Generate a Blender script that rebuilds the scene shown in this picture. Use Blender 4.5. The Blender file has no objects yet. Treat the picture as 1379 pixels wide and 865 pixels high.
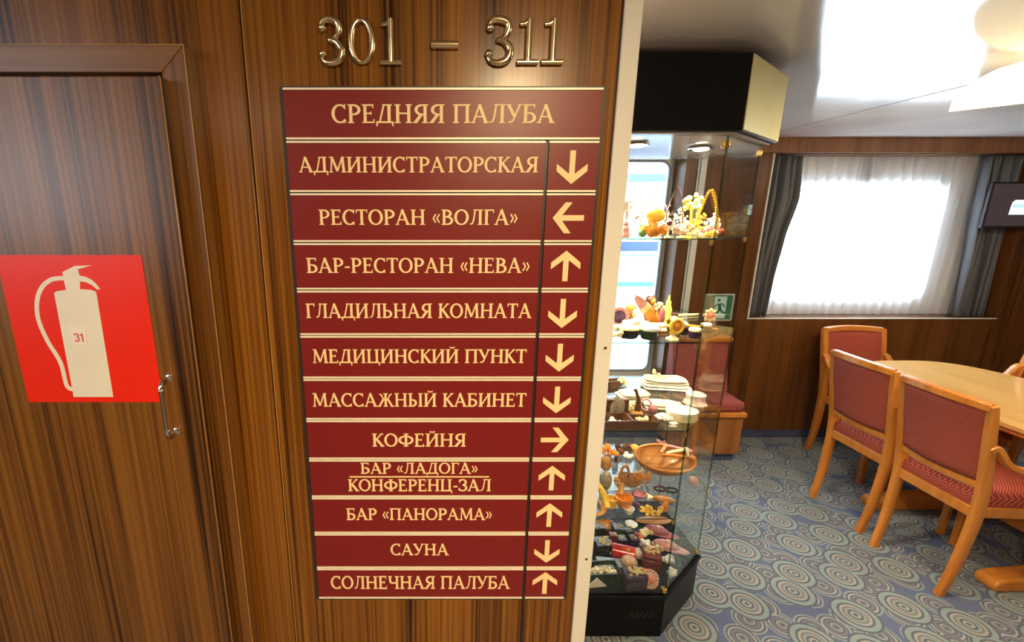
import bpy, bmesh, math, random
from mathutils import Vector, Matrix
random.seed(7)
PI = math.pi
SC = bpy.context.scene
COL = SC.collection

# ------------------------------------------------------------------ camera, world, lights, exposure
F, PX, PY, PITCH, CAMH = 605.0, 588.0, 432.5, 0.231, 1.6
W, H = 1379, 865
cam_d = bpy.data.cameras.new('camera')
cam_d.sensor_width = 36.0
cam_d.lens = F / W * 36.0
cam_d.shift_x = (W / 2 - PX) / W
cam_d.clip_start = 0.02
cam = bpy.data.objects.new('camera', cam_d)
COL.objects.link(cam)
cam.location = (0, 0, CAMH)
cam.rotation_euler = (PI / 2 - PITCH, 0, 0)
SC.camera = cam

SC.view_settings.view_transform = 'Standard'
SC.view_settings.look = 'None'
SC.view_settings.gamma = 1
SC.view_settings.use_curve_mapping = False
SC.view_settings.exposure = 0.55
SC.cycles.transparent_max_bounces = 32
SC.cycles.max_bounces = 10

world = bpy.data.worlds.new('sky')
SC.world = world
world.use_nodes = True
bg = world.node_tree.nodes['Background']
bg.inputs['Color'].default_value = (0.80, 0.90, 1.0, 1)
bg.inputs['Strength'].default_value = 4.0

def lamp(name, kind, loc, power, color, size=0.3, size_y=None, rot=(0, 0, 0), spot=None, blend=0.5):
    d = bpy.data.lights.new(name, kind)
    d.energy = power
    d.color = color
    if kind == 'AREA':
        d.shape = 'RECTANGLE' if size_y else 'DISK'
        d.size = size
        if size_y: d.size_y = size_y
    else:
        d.shadow_soft_size = size
    if spot:
        d.spot_size = spot; d.spot_blend = blend
    o = bpy.data.objects.new(name, d)
    COL.objects.link(o)
    o.location = loc; o.rotation_euler = rot
    return o

WARM = (1.0, 0.73, 0.40)
lamp('corridor_downlight', 'AREA', (0.30, -0.50, 2.06), 31, WARM, 0.16)
lamp('corridor_lamp', 'AREA', (-0.9, -1.0, 2.06), 3.5, (1.0, 0.80, 0.56), 0.5)
lamp('corridor_daylight', 'AREA', (-2.2, -1.3, 1.75), 11, (0.85, 0.92, 1.0), 0.9, 0.6, rot=(PI/2, 0, math.radians(-30)))
lamp('unseen_saloon_light', 'AREA', (3.3, 1.2, 2.06), 9, (1.0, 0.86, 0.66), 0.4)
lamp('unseen_saloon_light', 'POINT', (2.70, 0.35, 1.92), 10, (1.0, 0.82, 0.60), 0.10)  # added light out of view, brightens the ceiling
lamp('hidden_ceiling_fill', 'POINT', (0.12, 0.98, 1.86), 5, (1.0, 0.70, 0.42), 0.05)  # no fitting: added light hidden behind the sign wall, warms the ceiling
lamp('daylight_window', 'AREA', (3.0, 3.40, 1.45), 36, (0.82, 0.92, 1.0), 1.2, 0.9, rot=(PI/2, 0, PI))
for lx, ly in ((0.40, 1.62), (0.66, 1.58), (0.92, 1.66)):
    lamp('vitrine_spot', 'SPOT', (lx, ly, 1.812), 32, (1.0, 0.88, 0.66), 0.02, spot=math.radians(120), blend=0.6)

# ------------------------------------------------------------------ pixel helpers (a pixel's ray met with a plane of the place)
_c, _s = math.cos(PITCH), math.sin(PITCH)
def ray(x, y):
    u = (x - PX) / F; v = -(y - PY) / F
    return Vector((u, _c + v * _s, -_s + v * _c))
def at(x, y, Y):
    r = ray(x, y); return Vector((0, 0, CAMH)) + r * (Y / r.y)
def atz(x, y, z):
    r = ray(x, y); return Vector((0, 0, CAMH)) + r * ((z - CAMH) / r.z)

# ------------------------------------------------------------------ materials
MATS = {}
def nt(name):
    m = bpy.data.materials.new(name); m.use_nodes = True
    t = m.node_tree
    return m, t, t.nodes['Principled BSDF']
def N(t, typ, **kw):
    n = t.nodes.new(typ)
    for k, v in kw.items():
        if k.startswith('_'): n.inputs[k[1:].replace('_', ' ')].default_value = v
        else: setattr(n, k, v)
    return n
def ramp(t, stops, interp='LINEAR'):
    r = t.nodes.new('ShaderNodeValToRGB'); cr = r.color_ramp; cr.interpolation = interp
    while len(cr.elements) < len(stops): cr.elements.new(0.5)
    for e, (p, c) in zip(cr.elements, stops):
        e.position = p; e.color = (*c, 1)
    return r
def sc3(c, k): return tuple(min(1, x * k) for x in c)

def plain(name, color, rough=0.5, metal=0.0, var=0.12, scale=40, spec=0.5, coat=0, trans=0, bump=0):
    if name in MATS: return MATS[name]
    m, t, b = nt(name)
    tc = N(t, 'ShaderNodeTexCoord')
    n = N(t, 'ShaderNodeTexNoise'); n.inputs['Scale'].default_value = scale; n.inputs['Detail'].default_value = 3
    t.links.new(tc.outputs['Object'], n.inputs['Vector'])
    r = ramp(t, [(0.3, sc3(color, 1 - var)), (0.7, sc3(color, 1 + var))])
    t.links.new(n.outputs['Fac'], r.inputs['Fac'])
    t.links.new(r.outputs['Color'], b.inputs['Base Color'])
    b.inputs['Roughness'].default_value = rough
    b.inputs['Metallic'].default_value = metal
    b.inputs['Specular IOR Level'].default_value = spec
    b.inputs['Coat Weight'].default_value = coat
    b.inputs['Transmission Weight'].default_value = trans
    if bump:
        bp = N(t, 'ShaderNodeBump'); bp.inputs['Strength'].default_value = bump; bp.inputs['Distance'].default_value = 0.002
        t.links.new(n.outputs['Fac'], bp.inputs['Height']); t.links.new(bp.outputs['Normal'], b.inputs['Normal'])
    MATS[name] = m
    return m

def speckled(name, base, spots, scale=120, thr=0.55, rough=0.35):
    if name in MATS: return MATS[name]
    m, t, b = nt(name)
    tc = N(t, 'ShaderNodeTexCoord')
    n = N(t, 'ShaderNodeTexNoise'); n.inputs['Scale'].default_value = scale; n.inputs['Detail'].default_value = 2
    t.links.new(tc.outputs['Object'], n.inputs['Vector'])
    r = ramp(t, [(thr - 0.03, base), (thr + 0.03, spots)])
    t.links.new(n.outputs['Fac'], r.inputs['Fac']); t.links.new(r.outputs['Color'], b.inputs['Base Color'])
    b.inputs['Roughness'].default_value = rough
    MATS[name] = m
    return m

def wood(name, dark, mid, light, axis='Z', fine=90.0, broad=14.0, rough=0.32, along=1.1, spec=0.5, contrast=0.5, sharp=False):
    if name in MATS: return MATS[name]
    m, t, b = nt(name)
    tc = N(t, 'ShaderNodeTexCoord')
    def nz(sc, al, detail, dist):
        mp = N(t, 'ShaderNodeMapping')
        s = [sc, sc, sc]; s['XYZ'.index(axis)] = al
        mp.inputs['Scale'].default_value = s
        t.links.new(tc.outputs['Object'], mp.inputs['Vector'])
        n = N(t, 'ShaderNodeTexNoise'); n.inputs['Scale'].default_value = 1; n.inputs['Detail'].default_value = detail
        n.inputs['Distortion'].default_value = dist
        t.links.new(mp.outputs['Vector'], n.inputs['Vector'])
        return n
    a = nz(fine, along, 3, 0.3); c = nz(broad, along * 0.5, 2, 0.6); d = nz(fine * 4, along * 3, 1, 0)
    mx = N(t, 'ShaderNodeMix'); mx.data_type = 'FLOAT'; mx.inputs[0].default_value = contrast
    t.links.new(a.outputs['Fac'], mx.inputs[2]); t.links.new(c.outputs['Fac'], mx.inputs[3])
    m2 = N(t, 'ShaderNodeMix'); m2.data_type = 'FLOAT'; m2.inputs[0].default_value = 0.16
    t.links.new(mx.outputs[0], m2.inputs[2]); t.links.new(d.outputs['Fac'], m2.inputs[3])
    r = ramp(t, [(0.385, dark), (0.475, mid), (0.60, light)] if sharp else [(0.36, dark), (0.47, mid), (0.62, light)])
    t.links.new(m2.outputs[0], r.inputs['Fac']); t.links.new(r.outputs['Color'], b.inputs['Base Color'])
    b.inputs['Roughness'].default_value = rough; b.inputs['Specular IOR Level'].default_value = spec
    MATS[name] = m
    return m

def glass(name, tint, tr=0.95, gl_rough=0.0):
    if name in MATS: return MATS[name]
    m = bpy.data.materials.new(name); m.use_nodes = True; t = m.node_tree
    t.nodes.clear()
    out = N(t, 'ShaderNodeOutputMaterial')
    tr_ = N(t, 'ShaderNodeBsdfTransparent'); tr_.inputs['Color'].default_value = (*tint, 1)
    g = N(t, 'ShaderNodeBsdfGlossy'); g.inputs['Roughness'].default_value = gl_rough
    g.inputs['Color'].default_value = (0.9, 1, 0.95, 1)
    lw = N(t, 'ShaderNodeLayerWeight'); lw.inputs['Blend'].default_value = 0.5
    pw = N(t, 'ShaderNodeMath'); pw.operation = 'POWER'; pw.inputs[1].default_value = 4.0
    t.links.new(lw.outputs['Facing'], pw.inputs[0])
    fr = N(t, 'ShaderNodeMath'); fr.operation = 'MULTIPLY_ADD'; fr.inputs[1].default_value = 0.75; fr.inputs[2].default_value = 0.025
    t.links.new(pw.outputs[0], fr.inputs[0])
    mx = N(t, 'ShaderNodeMixShader')
    t.links.new(fr.outputs[0], mx.inputs[0]); t.links.new(tr_.outputs[0], mx.inputs[1]); t.links.new(g.outputs[0], mx.inputs[2])
    t.links.new(mx.outputs[0], out.inputs[0])
    MATS[name] = m
    return m

def emit(name, color, strength):
    if name in MATS: return MATS[name]
    m, t, b = nt(name)
    b.inputs['Base Color'].default_value = (*sc3(color, 0.8), 1)
    b.inputs['Emission Color'].default_value = (*color, 1)
    b.inputs['Emission Strength'].default_value = strength
    MATS[name] = m
    return m

WALLWOOD = wood('zebrano_laminate', (0.022, 0.006, 0.0015), (0.150, 0.052, 0.0055), (0.275, 0.105, 0.012), 'Z', 170, 24, 0.25, spec=0.32, contrast=0.42, sharp=True)
DOORWOOD = wood('zebrano_door', (0.026, 0.008, 0.002), (0.128, 0.047, 0.007), (0.225, 0.090, 0.015), 'Z', 160, 20, 0.31, spec=0.4, contrast=0.40, sharp=True)
FRAMEWOOD = wood('zebrano_frame', (0.045, 0.015, 0.004), (0.155, 0.060, 0.011), (0.26, 0.112, 0.024), 'Z', 110, 20, 0.34)
FRAMEWOODX = wood('zebrano_frame_crosswise', (0.045, 0.015, 0.004), (0.155, 0.060, 0.011), (0.26, 0.112, 0.024), 'X', 110, 20, 0.34)
BACKWOOD = wood('saloon_laminate', (0.042, 0.014, 0.004), (0.11, 0.038, 0.009), (0.18, 0.066, 0.015), 'Z', 60, 9, 0.28)
PELMETWOOD = wood('pelmet_laminate', (0.11, 0.045, 0.019), (0.22, 0.095, 0.038), (0.29, 0.13, 0.055), 'Z', 90, 12, 0.3)
BEECH = wood('honey_beech', (0.48, 0.150, 0.019), (0.60, 0.205, 0.028), (0.68, 0.255, 0.042), 'Z', 30, 8, 0.28, along=3)
BEECHTOP = wood('honey_beech_top', (0.62, 0.33, 0.095), (0.70, 0.39, 0.12), (0.76, 0.44, 0.15), 'Y', 40, 8, 0.16, along=2)
SEATWOOD = wood('settee_wood', (0.22, 0.075, 0.018), (0.32, 0.12, 0.03), (0.40, 0.16, 0.045), 'Z', 60, 9, 0.3)
CARVEDWOOD = wood('carved_wood', (0.30, 0.11, 0.025), (0.46, 0.20, 0.05), (0.58, 0.28, 0.08), 'X', 60, 12, 0.25, along=8)
DARKCARVED = wood('dark_carved_wood', (0.05, 0.018, 0.008), (0.11, 0.04, 0.015), (0.16, 0.06, 0.02), 'X', 60, 12, 0.3, along=8)
BRASS = plain('polished_brass', (0.88, 0.70, 0.42), 0.18, 1.0, 0.06)
CHROME = plain('chrome', (0.80, 0.78, 0.76), 0.1, 1.0, 0.04)
GOLD = plain('gilt', (0.85, 0.52, 0.12), 0.25, 1.0, 0.1)
MAROON = plain('maroon_plastic', (0.185, 0.0120, 0.0110), 0.36, 0, 0.05, 300, spec=0.35)
CREAM = plain('cream_lettering', (0.90, 0.66, 0.33), 0.5, 0, 0.04)
RAIL = plain('champagne_aluminium', (0.90, 0.80, 0.62), 0.4, 0.15, 0.04)
DARKBACK = plain('dark_profile', (0.03, 0.018, 0.014), 0.4)
TRIMWHITE = plain('white_enamelled_metal', (0.72, 0.69, 0.61), 0.3, 0, 0.03, 10)
BLACKLAM = plain('black_laminate', (0.008, 0.008, 0.0095), 0.35, 0, 0.3, 200, spec=0.12)
YELLOWLAM = plain('cream_yellow_laminate', (0.66, 0.62, 0.25), 0.4, 0, 0.04, 8)
REDVINYL = plain('red_vinyl', (0.80, 0.022, 0.004), 0.35, 0, 0.03, 20, spec=0.3)
CREAMVINYL = plain('cream_vinyl', (0.80, 0.75, 0.63), 0.4, 0, 0.03, 20)
WHITE = plain('white_paint', (0.82, 0.82, 0.80), 0.4, 0, 0.03, 15)
SKIRT = plain('blue_carpet_skirting', (0.055, 0.075, 0.16), 0.9, 0, 0.25, 300)
GLASS = glass('clear_glass', (0.985, 0.99, 0.985))
GLASSEDGE = glass('green_glass_edge', (0.30, 0.42, 0.32), gl_rough=0.25)
CREAMWALL = plain('cream_wall', (0.28, 0.20, 0.13), 0.5, 0, 0.04, 4)
WINGLASS = glass('window_glass', (0.93, 0.97, 1.0))

def ceiling_mat():
    m, t, b = nt('glossy_ceiling_panel')
    tc = N(t, 'ShaderNodeTexCoord')
    n = N(t, 'ShaderNodeTexNoise'); n.inputs['Scale'].default_value = 3.0; n.inputs['Detail'].default_value = 1
    t.links.new(tc.outputs['Object'], n.inputs['Vector'])
    r = ramp(t, [(0.3, (0.60, 0.56, 0.53)), (0.7, (0.66, 0.62, 0.59))])
    t.links.new(n.outputs['Fac'], r.inputs['Fac']); t.links.new(r.outputs['Color'], b.inputs['Base Color'])
    bp = N(t, 'ShaderNodeBump'); bp.inputs['Strength'].default_value = 0.06; bp.inputs['Distance'].default_value = 0.03
    t.links.new(n.outputs['Fac'], bp.inputs['Height']); t.links.new(bp.outputs['Normal'], b.inputs['Normal'])
    b.inputs['Roughness'].default_value = 0.10
    b.inputs['Specular IOR Level'].default_value = 0.33
    return m
CEIL = ceiling_mat()

def carpet_mat():
    m, t, b = nt('swirl_carpet')
    tc = N(t, 'ShaderNodeTexCoord')
    mp = N(t, 'ShaderNodeMapping'); mp.inputs['Rotation'].default_value = (0, 0, 0.5)
    t.links.new(tc.outputs['Object'], mp.inputs['Vector'])
    base = (0.150, 0.180, 0.30)
    A = (0.30, 0.375, 0.375); Bc = (0.145, 0.155, 0.20); Cc = (0.42, 0.42, 0.37); Dd = (0.26, 0.225, 0.23)
    def layer(scale, rnd, stops, off):
        mo = N(t, 'ShaderNodeMapping'); mo.inputs['Location'].default_value = off
        t.links.new(mp.outputs['Vector'], mo.inputs['Vector'])
        v = N(t, 'ShaderNodeTexVoronoi'); v.voronoi_dimensions = '2D'; v.feature = 'F1'
        v.inputs['Scale'].default_value = scale; v.inputs['Randomness'].default_value = rnd
        t.links.new(mo.outputs['Vector'], v.inputs['Vector'])
        r = ramp(t, stops, 'LINEAR'); t.links.new(v.outputs['Distance'], r.inputs['Fac'])
        return v, r
    def bands(cols, width):
        s = []; p = 0.0; e = width * 0.14
        for k, c in enumerate(cols):
            s += [(p + (e if k else 0), c), (p + width - e, c)]; p += width
        return s
    v1, r1 = layer(5.2, 0.5, bands([Bc, Cc, Bc, A, Dd, Cc, Bc, A, A, Bc, base], 0.0445), (0, 0, 0))
    v2, r2 = layer(8.6, 0.75, bands([Bc, Dd, A, Bc, Dd, base, Cc, Bc, A, base], 0.060), (0.37, 0.21, 0))
    less = N(t, 'ShaderNodeMath'); less.operation = 'LESS_THAN'; less.inputs[1].default_value = 0.445
    t.links.new(v1.outputs['Distance'], less.inputs[0])
    mx = N(t, 'ShaderNodeMix'); mx.data_type = 'RGBA'
    t.links.new(less.outputs[0], mx.inputs[0]); t.links.new(r2.outputs['Color'], mx.inputs[6]); t.links.new(r1.outputs['Color'], mx.inputs[7])
    pile = N(t, 'ShaderNodeTexNoise'); pile.inputs['Scale'].default_value = 350; pile.inputs['Detail'].default_value = 2
    t.links.new(tc.outputs['Object'], pile.inputs['Vector'])
    pr = ramp(t, [(0.3, (0.60, 0.60, 0.60)), (0.7, (1.0, 1.0, 1.0))]); t.links.new(pile.outputs['Fac'], pr.inputs['Fac'])
    mu = N(t, 'ShaderNodeMix'); mu.data_type = 'RGBA'; mu.blend_type = 'MULTIPLY'; mu.inputs[0].default_value = 1
    t.links.new(mx.outputs[2], mu.inputs[6]); t.links.new(pr.outputs['Color'], mu.inputs[7])
    t.links.new(mu.outputs[2], b.inputs['Base Color'])
    bp = N(t, 'ShaderNodeBump'); bp.inputs['Strength'].default_value = 0.4; bp.inputs['Distance'].default_value = 0.004
    t.links.new(pile.outputs['Fac'], bp.inputs['Height']); t.links.new(bp.outputs['Normal'], b.inputs['Normal'])
    b.inputs['Roughness'].default_value = 0.95; b.inputs['Specular IOR Level'].default_value = 0.1
    return m
CARPET = carpet_mat()

def fabric_mat(name, dark, light, scale=62):
    m, t, b = nt(name)
    tc = N(t, 'ShaderNodeTexCoord')
    def wave(rot):
        mp = N(t, 'ShaderNodeMapping'); mp.inputs['Rotation'].default_value = rot
        t.links.new(tc.outputs['Object'], mp.inputs['Vector'])
        w = N(t, 'ShaderNodeTexWave'); w.inputs['Scale'].default_value = scale; w.bands_direction = 'Y'
        t.links.new(mp.outputs['Vector'], w.inputs['Vector']); return w
    w1 = wave((0.5, 0.0, 0.35)); w2 = wave((-0.9, 0, -0.6))
    mul = N(t, 'ShaderNodeMath'); mul.operation = 'MULTIPLY'
    t.links.new(w1.outputs['Fac'], mul.inputs[0]); t.links.new(w2.outputs['Fac'], mul.inputs[1])
    r = ramp(t, [(0.25, dark), (0.65, light)])
    t.links.new(mul.outputs[0], r.inputs['Fac']); t.links.new(r.outputs['Color'], b.inputs['Base Color'])
    bp = N(t, 'ShaderNodeBump'); bp.inputs['Strength'].default_value = 0.3; bp.inputs['Distance'].default_value = 0.002
    t.links.new(mul.outputs[0], bp.inputs['Height']); t.links.new(bp.outputs['Normal'], b.inputs['Normal'])
    b.inputs['Roughness'].default_value = 0.8
    return m
REDFABRIC = fabric_mat('red_weave', (0.27, 0.028, 0.018), (0.72, 0.20, 0.105), 44)
SETTEEFABRIC = plain('settee_red', (0.30, 0.06, 0.05), 0.8, 0, 0.2, 120)

def drape_mat():
    m, t, b = nt('striped_drape')
    uv = N(t, 'ShaderNodeTexCoord')
    mp = N(t, 'ShaderNodeMapping'); mp.inputs['Scale'].default_value = (26, 0.25, 1)
    t.links.new(uv.outputs['UV'], mp.inputs['Vector'])
    n = N(t, 'ShaderNodeTexNoise'); n.inputs['Scale'].default_value = 1; n.inputs['Detail'].default_value = 2
    t.links.new(mp.outputs['Vector'], n.inputs['Vector'])
    r = ramp(t, [(0.35, (0.035, 0.035, 0.042)), (0.48, (0.11, 0.115, 0.125)), (0.58, (0.06, 0.052, 0.048)), (0.68, (0.26, 0.255, 0.25))])
    t.links.new(n.outputs['Fac'], r.inputs['Fac']); t.links.new(r.outputs['Color'], b.inputs['Base Color'])
    b.inputs['Roughness'].default_value = 0.55; b.inputs['Sheen Weight'].default_value = 0.3
    return m
DRAPE = drape_mat()

def sheer_mat():
    m = bpy.data.materials.new('sheer_voile'); m.use_nodes = True; t = m.node_tree; t.nodes.clear()
    out = N(t, 'ShaderNodeOutputMaterial')
    tc = N(t, 'ShaderNodeTexCoord')
    mp = N(t, 'ShaderNodeMapping'); mp.inputs['Scale'].default_value = (60, 1, 1)
    t.links.new(tc.outputs['UV'], mp.inputs['Vector'])
    n = N(t, 'ShaderNodeTexNoise'); n.inputs['Scale'].default_value = 1; n.inputs['Detail'].default_value = 2
    t.links.new(mp.outputs['Vector'], n.inputs['Vector'])
    r = ramp(t, [(0.3, (0.70, 0.70, 0.70)), (0.7, (0.97, 0.97, 0.97))]); t.links.new(n.outputs['Fac'], r.inputs['Fac'])
    a = N(t, 'ShaderNodeBsdfTransparent'); a.inputs['Color'].default_value = (0.97, 0.98, 1, 1)
    tl = N(t, 'ShaderNodeBsdfTranslucent'); tl.inputs['Color'].default_value = (0.92, 0.92, 0.95, 1)
    df = N(t, 'ShaderNodeBsdfDiffuse'); df.inputs['Color'].default_value = (0.9, 0.88, 0.86, 1)
    m1 = N(t, 'ShaderNodeMixShader'); m1.inputs[0].default_value = 0.45
    t.links.new(tl.outputs[0], m1.inputs[1]); t.links.new(df.outputs[0], m1.inputs[2])
    m2 = N(t, 'ShaderNodeMixShader'); t.links.new(r.outputs['Color'], m2.inputs[0])
    t.links.new(a.outputs[0], m2.inputs[1]); t.links.new(m1.outputs[0], m2.inputs[2])
    t.links.new(m2.outputs[0], out.inputs[0])
    return m
SHEER = sheer_mat()

# ------------------------------------------------------------------ mesh helpers
class MB:
    def __init__(self): self.v = []; self.f = []; self.mi = []; self.uv = None
    def add(self, vs, fs, mi=0):
        o = len(self.v); self.v += [tuple(p) for p in vs]
        for f in fs: self.f.append([i + o for i in f]); self.mi.append(mi)
        return self
    def box(self, c, s, mi=0, rz=0, M=None):
        pts = [Vector((x * s[0] / 2, y * s[1] / 2, z * s[2] / 2)) for x in (-1, 1) for y in (-1, 1) for z in (-1, 1)]
        R = M if M is not None else Matrix.Rotation(rz, 3, 'Z')
        pts = [R @ p + Vector(c) for p in pts]
        return self.add(pts, [(0, 1, 3, 2), (4, 6, 7, 5), (0, 4, 5, 1), (2, 3, 7, 6), (0, 2, 6, 4), (1, 5, 7, 3)], mi)
    def span(self, a, b, mi=0):
        return self.box([(p + q) / 2 for p, q in zip(a, b)], [abs(q - p) for p, q in zip(a, b)], mi)
    def prism(self, poly, a0, a1, axis='z', mi=0, side_mi=None):
        def P(p, a):
            return {'z': (p[0], p[1], a), 'y': (p[0], a, p[1]), 'x': (a, p[0], p[1])}[axis]
        n = len(poly); o = len(self.v)
        self.v += [P(p, a0) for p in poly] + [P(p, a1) for p in poly]
        self.f += [[o + i for i in range(n)][::-1], [o + n + i for i in range(n)]]; self.mi += [mi, mi]
        for i in range(n):
            j = (i + 1) % n
            self.f.append([o + i, o + j, o + n + j, o + n + i]); self.mi.append(mi if side_mi is None else side_mi)
        return self
    def tube(self, pts, r, n=8, closed=False, caps=True, mi=0):
        pts = [Vector(p) for p in pts]; L = len(pts)
        rs = r if isinstance(r, (list, tuple)) else [r] * L
        o = len(self.v); prev = None
        for i, p in enumerate(pts):
            if closed: d = pts[(i + 1) % L] - pts[i - 1]
            else: d = pts[min(i + 1, L - 1)] - pts[max(i - 1, 0)]
            d.normalize()
            if prev is None:
                a = Vector((0, 0, 1)) if abs(d.z) < 0.9 else Vector((0, 1, 0))
                u = d.cross(a).normalized()
            else:
                u = (prev - d * prev.dot(d)).normalized()
            prev = u; w = d.cross(u)
            for k in range(n):
                t = 2 * PI * k / n
                self.v.append(tuple(p + (u * math.cos(t) + w * math.sin(t)) * rs[i]))
        for i in range(L if closed else L - 1):
            for k in range(n):
                a = o + i * n + k; b = o + i * n + (k + 1) % n
                j = (i + 1) % L
                self.f.append([a, b, o + j * n + (k + 1) % n, o + j * n + k]); self.mi.append(mi)
        if caps and not closed:
            self.f.append([o + k for k in range(n)][::-1]); self.f.append([o + (L - 1) * n + k for k in range(n)]); self.mi += [mi, mi]
        return self
    def bar(self, pts, w, h, side, mi=0):
        """rectangular section along a path; side = constant width vector; w along side, h across (float or list)"""
        pts = [Vector(p) for p in pts]; L = len(pts); s = Vector(side).normalized()
        hs = h if isinstance(h, (list, tuple)) else [h] * L
        ws = w if isinstance(w, (list, tuple)) else [w] * L
        o = len(self.v)
        for i, p in enumerate(pts):
            d = (pts[min(i + 1, L - 1)] - pts[max(i - 1, 0)]).normalized()
            u = d.cross(s).normalized()
            c = 0.3
            for (a, b) in ((-1, -1 + c), (-1 + c, -1), (1 - c, -1), (1, -1 + c), (1, 1 - c), (1 - c, 1), (-1 + c, 1), (-1, 1 - c)):
                self.v.append(tuple(p + s * a * ws[i] / 2 + u * b * hs[i] / 2))
        for i in range(L - 1):
            for k in range(8):
                a = o + i * 8 + k; b = o + i * 8 + (k + 1) % 8
                self.f.append([a, b, b + 8, a + 8]); self.mi.append(mi)
        self.f.append([o + k for k in range(8)][::-1]); self.f.append([o + (L - 1) * 8 + k for k in range(8)]); self.mi += [mi, mi]
        return self
    def lathe(self, prof, c=(0, 0, 0), n=20, mi=0, M=None, sx=1, sy=1, wob=None):
        o = len(self.v); L = len(prof); c = Vector(c)
        for (r, z) in prof:
            for k in range(n):
                t = 2 * PI * k / n
                q = r * (1 + (wob(k, t) if wob else 0))
                p = Vector((q * math.cos(t) * sx, q * math.sin(t) * sy, z))
                if M is not None: p = M @ p
                self.v.append(tuple(p + c))
        for i in range(L - 1):
            for k in range(n):
                a = o + i * n + k; b = o + i * n + (k + 1) % n
                self.f.append([a, b, b + n, a + n]); self.mi.append(mi)
        if prof[0][0] > 1e-6: self.f.append([o + k for k in range(n)][::-1]); self.mi.append(mi)
        if prof[-1][0] > 1e-6: self.f.append([o + (L - 1) * n + k for k in range(n)]); self.mi.append(mi)
        return self
    def ball(self, c, r, n=10, mi=0, s=(1, 1, 1), M=None):
        m = max(4, n // 2)
        prof = [(math.sin(PI * i / m) * r, -math.cos(PI * i / m) * r * s[2]) for i in range(m + 1)]
        prof[0] = (1e-7, prof[0][1]); prof[-1] = (1e-7, prof[-1][1])
        return self.lathe(prof, c, n, mi, M, s[0], s[1])
    def grid(self, fn, nu, nv, mi=0, uv=False):
        o = len(self.v)
        for i in range(nu + 1):
            for j in range(nv + 1): self.v.append(tuple(fn(i / nu, j / nv)))
        if uv and self.uv is None: self.uv = {}
        for i in range(nu):
            for j in range(nv):
                a = o + i * (nv + 1) + j
                self.f.append([a, a + nv + 1, a + nv + 2, a + 1]); self.mi.append(mi)
                if uv: self.uv[len(self.f) - 1] = [(i / nu, j / nv), ((i + 1) / nu, j / nv), ((i + 1) / nu, (j + 1) / nv), (i / nu, (j + 1) / nv)]
        return self

def obj(name, mb, mat, parent=None, smooth=True, bevel=0.0, solid=0.0, recalc=True, loc=None, rz=0.0, sub=0):
    me = bpy.data.meshes.new(name)
    me.from_pydata(mb.v, [], mb.f)
    mats = mat if isinstance(mat, (list, tuple)) else [mat]
    for m in mats: me.materials.append(m)
    for p, i in zip(me.polygons, mb.mi): p.material_index = min(i, len(mats) - 1)
    if mb.uv:
        ul = me.uv_layers.new(name='UVMap')
        for fi, uvs in mb.uv.items():
            for li, q in zip(me.polygons[fi].loop_indices, uvs): ul.data[li].uv = q
    if recalc:
        b = bmesh.new(); b.from_mesh(me); bmesh.ops.recalc_face_normals(b, faces=b.faces); b.to_mesh(me); b.free()
    if smooth:
        me.polygons.foreach_set('use_smooth', [True] * len(me.polygons))
        me.set_sharp_from_angle(angle=math.radians(38))
    me.update()
    o = bpy.data.objects.new(name, me); COL.objects.link(o)
    if parent: o.parent = parent
    if loc is not None: o.location = loc
    if rz: o.rotation_euler = (0, 0, rz)
    if bevel:
        md = o.modifiers.new('bevel', 'BEVEL'); md.width = bevel; md.segments = 2; md.limit_method = 'ANGLE'; md.angle_limit = math.radians(40)
    if solid:
        md = o.modifiers.new('solidify', 'SOLIDIFY'); md.thickness = solid; md.offset = 0
    if sub:
        md = o.modifiers.new('subdivision', 'SUBSURF'); md.levels = sub; md.render_levels = sub
    return o
def tag(o, label, cat, group=None):
    o['label'] = label; o['category'] = cat
    if group: o['group'] = group
    return o
def thing(name, label, cat, loc=(0, 0, 0), rz=0.0, group=None):
    o = bpy.data.objects.new(name, None); COL.objects.link(o)
    o.location = loc; o.rotation_euler = (0, 0, rz); o.empty_display_size = 0.05
    return tag(o, label, cat, group)
def struct(name, mb, mat, **kw):
    o = obj(name, mb, mat, **kw)
    o['kind'] = 'structure'
    return o
def struct_empty(name):
    o = bpy.data.objects.new(name, None); COL.objects.link(o); o['kind'] = 'structure'; return o
def dup(root, label, group=None):
    r = root.copy(); COL.objects.link(r); r['label'] = label
    if group: r['group'] = group
    for ch in list(root.children):
        c = ch.copy(); COL.objects.link(c); c.parent = r
        for g in list(ch.children):
            d = g.copy(); COL.objects.link(d); d.parent = c
    return r

# ------------------------------------------------------------------ the room
YB = 3.05          # saloon back wall
ZC = 2.08          # ceiling
XR, XL, YF = 4.7, -3.2, -2.2
YS = 0.70          # face of the wall that carries the sign
struct('floor', MB().span((XL, YF, -0.05), (XR, YB + 0.25, 0)), CARPET)
struct('ceiling', MB().span((XL, YF, ZC), (XR, YB + 0.25, ZC + 0.04)), CEIL)
struct('trim_1', MB().span((2.006, 0.5, ZC - 0.0015), (2.0095, YB, ZC + 0.001)), plain('ceiling_joint', (0.20, 0.17, 0.15), 0.6))
struct('wall_right', MB().span((XR, YF, 0), (XR + 0.05, YB + 0.25, ZC)), BACKWOOD)
struct('wall_left', MB().span((XL - 0.05, YF, 0), (XL, YB + 0.25, ZC)), CREAMWALL)
struct('wall_rear', MB().span((XL, YF - 0.05, 0), (XR, YF, ZC)), CREAMWALL)

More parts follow.
